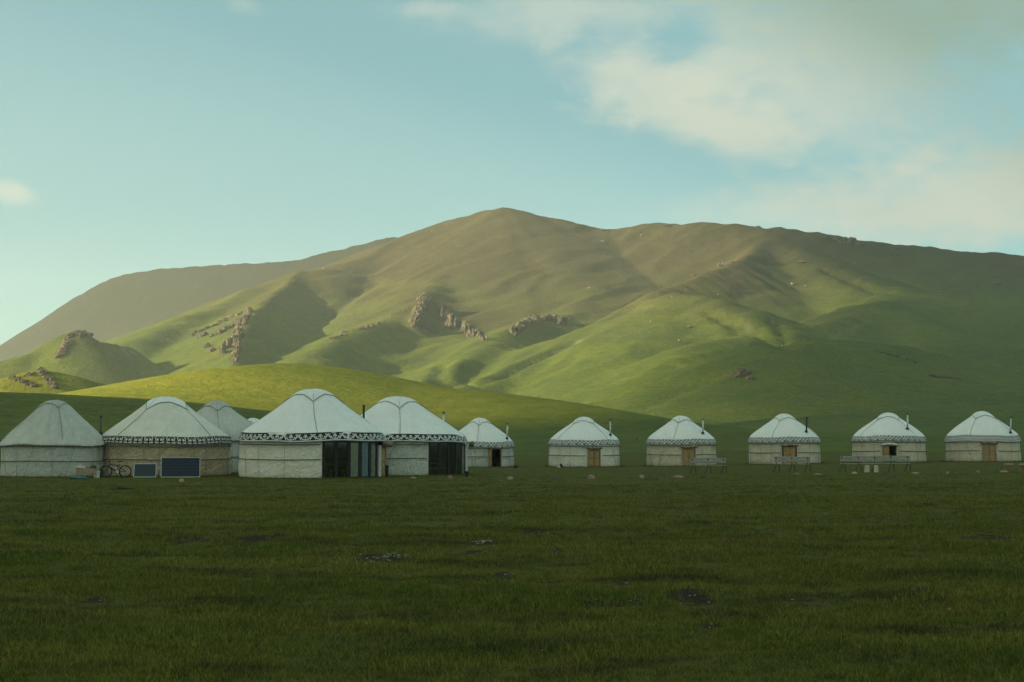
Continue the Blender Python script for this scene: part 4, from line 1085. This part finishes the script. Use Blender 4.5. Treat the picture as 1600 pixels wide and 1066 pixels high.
# ------------------------------------------------------------------ rock on the hills
M_CRAG, t, b_, out = new_mat('crag_rock')
co = t.new('ShaderNodeNewGeometry').outputs['Position']
n = t.noise(co, .12, 6, .65); n2 = t.noise(t.vmath('MULTIPLY', co, (1, 1, .3)), .5, 5, .65)
c = t.mix(t.ss(n, .35, .65), (.165, .130, .082), (.085, .072, .050)); c = t.mix(t.ss(n2, .45, .7, 0, .6), c, (.055, .047, .035))
t.link(c, b_.inputs['Base Color']); b_.inputs['Roughness'].default_value = .95; b_.inputs['Specular IOR Level'].default_value = .1
bp = t.new('ShaderNodeBump'); bp.inputs['Strength'].default_value = 1.0; bp.inputs['Distance'].default_value = 2.0
t.link(n2, bp.inputs['Height']); t.link(bp.outputs[0], b_.inputs['Normal'])
M_PALER = simple('pale_hill_rock', (.20, .17, .115), .95, var=.3, scale=.5, bump=.5)
def outcrop(label, spots, seed, name='rock_outcrop', mat=None, group='rock outcrops on the hillsides'):
    """spots: (px, py, width px, height px) of each jut of rock; every jut is a part of the outcrop"""
    rnd = random.Random(seed); root = None; org = None
    for i, (px, py, wp, hp) in enumerate(spots):
        p = hit(px, py, 300)
        if p is None: continue
        k = p.y/F; wp, hp = (wp*1.3, hp*1.12) if len(spots) > 2 else (wp, hp); n_ = 5 if wp*hp > 90 else (3 if wp*hp > 40 else 1); vs, fs = [], []
        if org is None:
            org = p.copy(); 
            if len(spots) > 1: root = thing(name, label, 'rock', org, 0, group)
        for q in range(n_):
            v_, f_ = rock_mesh(seed*31+i*7+q, 3 if wp > 7 else 2, 1.0, 14, .55)
            ox = rnd.uniform(-.34, .34)*wp*k*(n_ > 1); oy = rnd.uniform(-.2, .5)*wp*k*(n_ > 1); sw = wp*k*.5*(rnd.uniform(.7, 1.1) if n_ > 1 else 1.0); sh = hp*k*.60*rnd.uniform(.6, 1.1)
            lean = rnd.uniform(-.15, .5); b0 = len(vs); zt = hterr(p.x+ox, p.y+oy); a = rnd.uniform(0, 6.28); ca_, sa_ = math.cos(a), math.sin(a)
            for v in v_:
                x, y = v.x*ca_-v.y*sa_, v.x*sa_+v.y*ca_
                vs.append(Vector((x*sw+lean*v.z*sh*.6+ox+p.x-org.x, y*sw*1.15+oy+p.y-org.y, v.z*sh+zt-sh*.05-org.z)))
            fs += [[a_+b0 for a_ in f] for f in f_]
        if root is not None: obj('rock', vs, fs, mat or M_CRAG, root)
        else:
            o = obj(name, vs, fs, mat or M_CRAG); o.location = org; tag(o, label, 'rock', group)
    return root
rr = random.Random(5)
def line(p0, p1, n, w0, w1, h0, h1, jit=2.0):
    return [(p0[0]+(p1[0]-p0[0])*i/max(1, n-1)+rr.uniform(-jit, jit), p0[1]+(p1[1]-p0[1])*i/max(1, n-1)+rr.uniform(-jit, jit)*.6, rr.uniform(w0, w1), rr.uniform(h0, h1)) for i in range(n)]
outcrop('tall pale crag standing over the shaded flank at left of the mountain', line((388, 488), (372, 520), 6, 7, 12, 10, 16, 2)+line((372, 522), (368, 566), 8, 6, 10, 12, 20, 2)+line((357, 538), (346, 552), 4, 8, 12, 16, 24, 2), 1)
outcrop('slanting rib of rock left of the tall pale crag, upper one', line((384, 486), (300, 524), 12, 6, 12, 5, 8, 2), 2)
outcrop('short rib of broken rock beneath the slanting rib', line((372, 502), (340, 524), 6, 7, 11, 7, 11, 2)+[(315, 527, 9, 12), (325, 543, 8, 9), (334, 548, 8, 9)], 3)
outcrop('dark jagged crag crowning the small spur at far left', line((112, 524), (136, 524), 7, 6, 12, 7, 12, 2)+line((106, 534), (92, 556), 6, 6, 10, 6, 10, 2), 4)
outcrop('broken rocks scattered down the little hill at the left edge', line((20, 592), (52, 604), 8, 5, 9, 5, 8, 2)+line((62, 580), (84, 606), 10, 5, 9, 5, 8, 2)+line((54, 583), (30, 590), 4, 4, 7, 3, 5, 1), 5)
outcrop('high cliff at the head of the hollow in mid mountain, leftmost of its row', line((660, 472), (648, 506), 8, 8, 14, 13, 20, 2)+line((650, 508), (668, 514), 4, 7, 11, 8, 12, 2), 6)
outcrop('tall buttress of cliff in the middle of the hollow', line((688, 488), (706, 512), 8, 8, 13, 14, 22, 2), 7)
outcrop('jagged pair of pinnacles right of the tall buttress', line((722, 512), (736, 526), 6, 7, 11, 14, 20, 2)+line((745, 522), (756, 532), 4, 5, 8, 10, 14, 2), 8)
outcrop('ragged reef of rock running up to the right of the hollow', line((802, 520), (830, 500), 9, 7, 12, 9, 14, 2)+line((834, 498), (866, 500), 8, 6, 11, 9, 14, 2), 9)
outcrop('stubby tower of rock at the right end of the reef', line((872, 504), (880, 506), 4, 6, 9, 14, 18, 1)+[(890, 500, 5, 5)], 10)
outcrop('chain of low rocks strung along the spur left of the high cliff', line((520, 530), (548, 518), 6, 5, 9, 4, 8, 2)+line((565, 516), (592, 506), 6, 5, 8, 4, 7, 2)+line((600, 500), (640, 482), 5, 3, 5, 3, 4, 1), 11)
outcrop('squat block of cliff on the skyline above the right hand slope', line((1310, 378), (1346, 384), 9, 7, 12, 8, 14, 1)+[(1290, 372, 7, 5)], 12)
outcrop('brown knob of rock on the flank of the round hill', [(1157, 588, 12, 14), (1165, 586, 10, 12), (1172, 594, 8, 8)], 13)
outcrop('little dark rocks on the crest of the sunlit spur', line((1128, 416), (1142, 412), 4, 5, 8, 5, 8, 1)+[(1083, 430, 6, 4), (1030, 447, 5, 4)], 14)
outcrop('thin band of rock along the right shoulder of the round hill', line((1370, 548), (1430, 566), 12, 5, 8, 3, 5, 1.5), 15)
outcrop('rocky streak low on the far right slope', line((1455, 588), (1500, 592), 7, 6, 9, 3, 5, 2), 16)
for i, (px, py, w_, h_, lb) in enumerate([(944, 358, 10, 4, 'dark lump of rock on the skyline right of the summit'), (1040, 351, 12, 4, 'second lump of rock on the skyline, above the sunlit spur'), (868, 346, 7, 4, 'small knob on the skyline just right of the summit'),
        (1184, 353, 9, 4, 'low knob on the skyline above the right hand slopes'), (1400, 386, 10, 4, 'low knob on the skyline right of the squat cliff block')]):
    outcrop(lb, [(px, py+2.5, w_, h_), (px+w_*.5, py+3, w_*.6, h_*.7)], 60+i)
# single pale boulders that can be told apart
BL = [(1050, 464, 6, 5, 'pale boulder on the top of the sunlit spur'), (1016, 503, 6, 4, 'pale boulder high on the sunlit face'), (993, 514, 4, 3, 'tiny pale boulder left on the sunlit face'), (1078, 511, 13, 6, 'broad pale boulder in the middle of the sunlit face'),
 (1061, 532, 7, 6, 'round pale boulder below the broad one on the sunlit face'), (920, 450, 9, 4, 'grey boulder on the mountain above the reef'), (985, 430, 5, 4, 'grey boulder high between reef and sunlit spur'), (942, 377, 12, 4, 'flat pale boulder below the skyline right of the summit'),
 (1002, 368, 8, 4, 'pale boulder just below the skyline above the sunlit spur'), (675, 361, 7, 3, 'white boulder below the skyline left of the summit'), (714, 385, 5, 3, 'small white boulder left below the summit'), (805, 345, 4, 3, 'small pale boulder on the summit slope'),
 (550, 426, 8, 4, 'pale boulder on the left shoulder of the mountain'), (505, 420, 8, 3, 'flat pale boulder on the edge of the left shoulder'), (1238, 444, 12, 7, 'cluster like pale boulder on the dark right slope'), (1258, 447, 8, 6, 'pale boulder right beside the cluster on the dark slope'), (1122, 461, 9, 5, 'grey boulder in the dark hollow right of the spur'),
 (1336, 411, 9, 5, 'pale boulder below the squat skyline cliff'), (1402, 398, 10, 4, 'brown boulder below the right skyline'), (1468, 457, 13, 6, 'long pale boulder on the upper right slope'), (1525, 411, 5, 4, 'small pale boulder at upper right'), (1552, 415, 10, 4, 'flat pale boulder at upper right'),
 (1560, 443, 13, 5, 'broad pale boulder near the right edge'), (1576, 456, 8, 6, 'pale boulder beneath the broad one near the right edge'), (1355, 444, 7, 4, 'small grey boulder in the fold of the right slope'), (1405, 527, 9, 5, 'brown boulder low on the right slope'), (1350, 531, 4, 3, 'small boulder on the crest of the round hill'),
 (1256, 410, 20, 5, 'long pale scar of rock on the dark upper slope'), (1302, 402, 8, 3, 'small pale boulder beside the long scar of rock'), (253, 533, 5, 3, 'left boulder of two on the saddle'), (262, 530, 5, 3, 'right boulder of two on the saddle'),
 (1590, 580, 9, 6, 'brown boulder at the right edge low on the slope'), (910, 506, 8, 6, 'dark boulder right of the stubby rock tower'), (700, 582, 5, 4, 'dark boulder at the mouth of the gully'), (1222, 541, 8, 4, 'dark boulder where the gullies meet')]
for i, (px, py, w_, h_, lb) in enumerate(BL):
    outcrop(lb, [(px, py, w_*.7, h_*.6)], 100+i, 'boulder', M_PALER, 'single boulders on the hillsides')
for px, py, lb in ((855, 695, 'small dark boulder on the plain left of the brown doored yurt'), (995.5, 696, 'small dark boulder on the plain right of the brown doored yurt')):
    outcrop(lb, [(px, py, 4, 5)], int(px), 'boulder', M_STONED, 'dark boulders behind the small yurts')
# ------------------------------------------------------------------ grass of the meadow
M_GRASS, t, b_, out = new_mat('grass_blades'); t.n.remove(b_)
P = t.new('ShaderNodeNewGeometry').outputs['Position']; P2 = t.vmath('MULTIPLY', P, (1, 1, 0))
oi = t.new('ShaderNodeObjectInfo').outputs['Random']
nb = t.noise(t.vmath('MULTIPLY', P2, (.16, .30, 1)), 1.0, 5, .6); nm = t.noise(t.vmath('MULTIPLY', P2, (.7, 1.1, 1)), 1.0, 5, .65); nh = t.noise(P2, .03, 4, .6)
c = t.mix(t.ss(nb, .36, .64), (.118, .150, .034), (.200, .200, .048))
c = t.mix(t.ss(nm, .52, .72, 0, .75), c, (.070, .085, .040))
c = t.mix(t.ss(nh, .40, .62, 0, .4), c, (.150, .145, .036))
ns = t.noise(t.vmath('MULTIPLY', P2, (.15, .75, 1)), 1.0, 7, .72, .5)
c = t.mix(t.ss(ns, .50, .62, 0, .85), c, (.070, .072, .040))
c = t.mix(t.ss(ns, .42, .28, 0, .5), c, (.135, .180, .026))
c = t.mix(t.ss(oi, .80, 1.0, 0, .55), c, (.19, .165, .060))
c = t.mix(t.ss(oi, .0, .25, .45, 0), c, (.030, .065, .020))
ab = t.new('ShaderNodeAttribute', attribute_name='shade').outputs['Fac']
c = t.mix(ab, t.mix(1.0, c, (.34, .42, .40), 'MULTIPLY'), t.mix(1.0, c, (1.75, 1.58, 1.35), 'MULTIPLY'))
df = t.new('ShaderNodeBsdfDiffuse'); tl_ = t.new('ShaderNodeBsdfTranslucent'); t.link(c, df.inputs[0]); t.link(c, tl_.inputs[0])
ms = t.new('ShaderNodeMixShader'); ms.inputs[0].default_value = .35; t.link(df.outputs[0], ms.inputs[1]); t.link(tl_.outputs[0], ms.inputs[2]); t.link(ms.outputs[0], out.inputs[0])
def tuft(name, seed, n, spread, h0, h1, wd):
    rnd = random.Random(seed); vs, fs = [], []
    for _ in range(n):
        a = rnd.uniform(0, 6.283); r_ = spread*math.sqrt(rnd.random()); x, y = r_*math.cos(a), r_*math.sin(a)
        h = rnd.uniform(h0, h1); b = rnd.uniform(0, 6.283); ln = h*rnd.uniform(.15, .75); w2 = wd*rnd.uniform(.6, 1.2)/2
        f = rnd.uniform(0, 3.14); ux, uy = math.cos(f)*w2, math.sin(f)*w2; i = len(vs)
        m_ = Vector((x+math.cos(b)*ln*.35, y+math.sin(b)*ln*.35, h*.6)); e = Vector((x+math.cos(b)*ln, y+math.sin(b)*ln, h))
        vs += [Vector((x-ux, y-uy, -.01)), Vector((x+ux, y+uy, -.01)), m_+Vector((ux*.8, uy*.8, 0)), m_-Vector((ux*.8, uy*.8, 0)), e]
        fs += [(i, i+1, i+2, i+3), (i+3, i+2, i+4)]
    me = bpy.data.meshes.new(name); me.from_pydata([tuple(v) for v in vs], [], fs); me.update(); me.materials.append(M_GRASS)
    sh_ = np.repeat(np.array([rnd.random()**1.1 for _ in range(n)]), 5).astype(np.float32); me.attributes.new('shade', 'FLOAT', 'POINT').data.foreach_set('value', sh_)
    return bpy.data.objects.new(name, me)
TUFTS = [tuft('grass_tuft', 1, 36, .12, .028, .058, .006), tuft('grass_tuft', 2, 28, .10, .04, .085, .006), tuft('grass_tuft', 3, 44, .16, .02, .05, .007)]
pts, scl = [], []
rs = np.random.RandomState(3)
def scatter(y0, y1, dens, s0, s1):
    hw = .38*y1+3; n = int(2*hw*(y1-y0)*dens)
    y = rs.uniform(y0, y1, n); x = rs.uniform(-hw, hw, n); ok = np.abs(x) < .37*y+2.5
    x, y = x[ok], y[ok]; d_ = dirt_at(x, y); nn_ = fbm(x/1.3+3, y/1.9, 3)
    keep = (rs.rand(len(x)) < np.clip(1.05-1.1*d_, .02, 1)*np.clip(1.0+.7*nn_, .8, 1)); x, y, nn_ = x[keep], y[keep], nn_[keep]
    z = ground_tilt(x, y)+meadow_relief(x, y)+.045*dirt_at(x, y)
    pts.append(np.stack([x, y, z], -1)); scl.append(rs.uniform(s0, s1, len(x))*np.clip(1+.8*nn_, .7, 1.5))
for y0, y1, dn, s0, s1 in ((8, 14, 130, .7, 1.15), (14, 22, 90, .75, 1.2), (22, 34, 42, .85, 1.3), (34, 52, 14, .95, 1.4), (52, 66, 8, .9, 1.3), (66, 80, 4, .8, 1.1), (80, 100, 1.6, .6, .9)): scatter(y0, y1, dn, s0, s1)
for yx, yy_, yr in YURTS:        # longer grass left standing against the canvas
    n = int(yr*190); a = rs.uniform(-2.0, 2.0, n)-math.atan2(yx, yy_)*0; r_ = yr+.06+np.abs(rs.normal(0, .16, n)); x = yx+r_*np.sin(a); y = yy_-r_*np.cos(a)
    pts.append(np.stack([x, y, ground_tilt(x, y)+meadow_relief(x, y)], -1)); scl.append(rs.uniform(.6, 1.3, n))
pts = np.concatenate(pts); scl = np.concatenate(scl); N_ = len(pts)
me = bpy.data.meshes.new('grass'); me.vertices.add(N_); me.vertices.foreach_set('co', pts.astype(np.float32).ravel())
rot = np.zeros((N_, 3), np.float32); rot[:, 2] = rs.uniform(0, 6.283, N_); rot[:, 0] = rs.normal(0, .12, N_); rot[:, 1] = rs.normal(0, .12, N_)
me.attributes.new('rot', 'FLOAT_VECTOR', 'POINT').data.foreach_set('vector', rot.ravel())
me.attributes.new('scl', 'FLOAT', 'POINT').data.foreach_set('value', scl.astype(np.float32))
me.attributes.new('kindno', 'INT', 'POINT').data.foreach_set('value', rs.randint(0, 3, N_).astype(np.int32)); me.update()
grass = link('grass', me, None, kind='stuff'); grass['label'] = 'short green pasture grass covering the meadow before the yurts'
gt = bpy.data.node_groups.new('grass_scatter', 'GeometryNodeTree')
gt.interface.new_socket('Geometry', in_out='INPUT', socket_type='NodeSocketGeometry'); gt.interface.new_socket('Geometry', in_out='OUTPUT', socket_type='NodeSocketGeometry')
gi = gt.nodes.new('NodeGroupInput'); go = gt.nodes.new('NodeGroupOutput'); jn = gt.nodes.new('GeometryNodeJoinGeometry')
def named(nm, ty):
    n = gt.nodes.new('GeometryNodeInputNamedAttribute'); n.data_type = ty; n.inputs['Name'].default_value = nm
    return next(o for o in n.outputs if o.enabled and o.name == 'Attribute')
for k, ob in enumerate(TUFTS):
    ip = gt.nodes.new('GeometryNodeInstanceOnPoints'); oi_ = gt.nodes.new('GeometryNodeObjectInfo'); oi_.inputs[0].default_value = ob
    cp = gt.nodes.new('FunctionNodeCompare'); cp.data_type = 'INT'; cp.operation = 'EQUAL'
    ii = [s_ for s_ in cp.inputs if s_.enabled]; gt.links.new(named('kindno', 'INT'), ii[0]); ii[1].default_value = k
    gt.links.new(gi.outputs[0], ip.inputs['Points']); gt.links.new(oi_.outputs['Geometry'], ip.inputs['Instance'])
    gt.links.new(cp.outputs[0], ip.inputs['Selection']); gt.links.new(named('rot', 'FLOAT_VECTOR'), ip.inputs['Rotation']); gt.links.new(named('scl', 'FLOAT'), ip.inputs['Scale'])
    gt.links.new(ip.outputs[0], jn.inputs[0])
gt.links.new(jn.outputs[0], go.inputs[0])
md = grass.modifiers.new('scatter', 'NODES'); md.node_group = gt

# pale pebbles lying on the bare patches
vs, fs = [], []; rnd = random.Random(9); k = 0
for (x_, y_, a_, b_, st), cnt in zip(DIRT, (26, 30, 10, 5, 5, 5, 3, 3, 3, 6, 6, 4, 10, 3, 3, 6, 2, 2, 2, 2, 2, 2, 2, 3, 2, 2, 0, 4, 3)):
    for _ in range(cnt):
        x = x_+rnd.gauss(0, .5)*a_; y = y_+rnd.gauss(0, .5)*b_; s_ = rnd.uniform(.007, .017)*(1.5 if cnt > 20 else 1)
        v_, f_ = rock_mesh(300+k % 9, 1, .6, 4, .2); k += 1; b0 = len(vs); z = float(ground_tilt(x, y)+meadow_relief(x, y)+.045*dirt_at(np.array(x), np.array(y)))
        vs += [Vector((v.x*s_*1.3+x, v.y*s_+y, v.z*s_+z+s_*.3)) for v in v_]; fs += [[i+b0 for i in f] for f in f_]
pb = obj('pebbles', vs, fs, M_STONE, kind='stuff'); pb['label'] = 'small pale pebbles scattered over bare patches of the meadow'
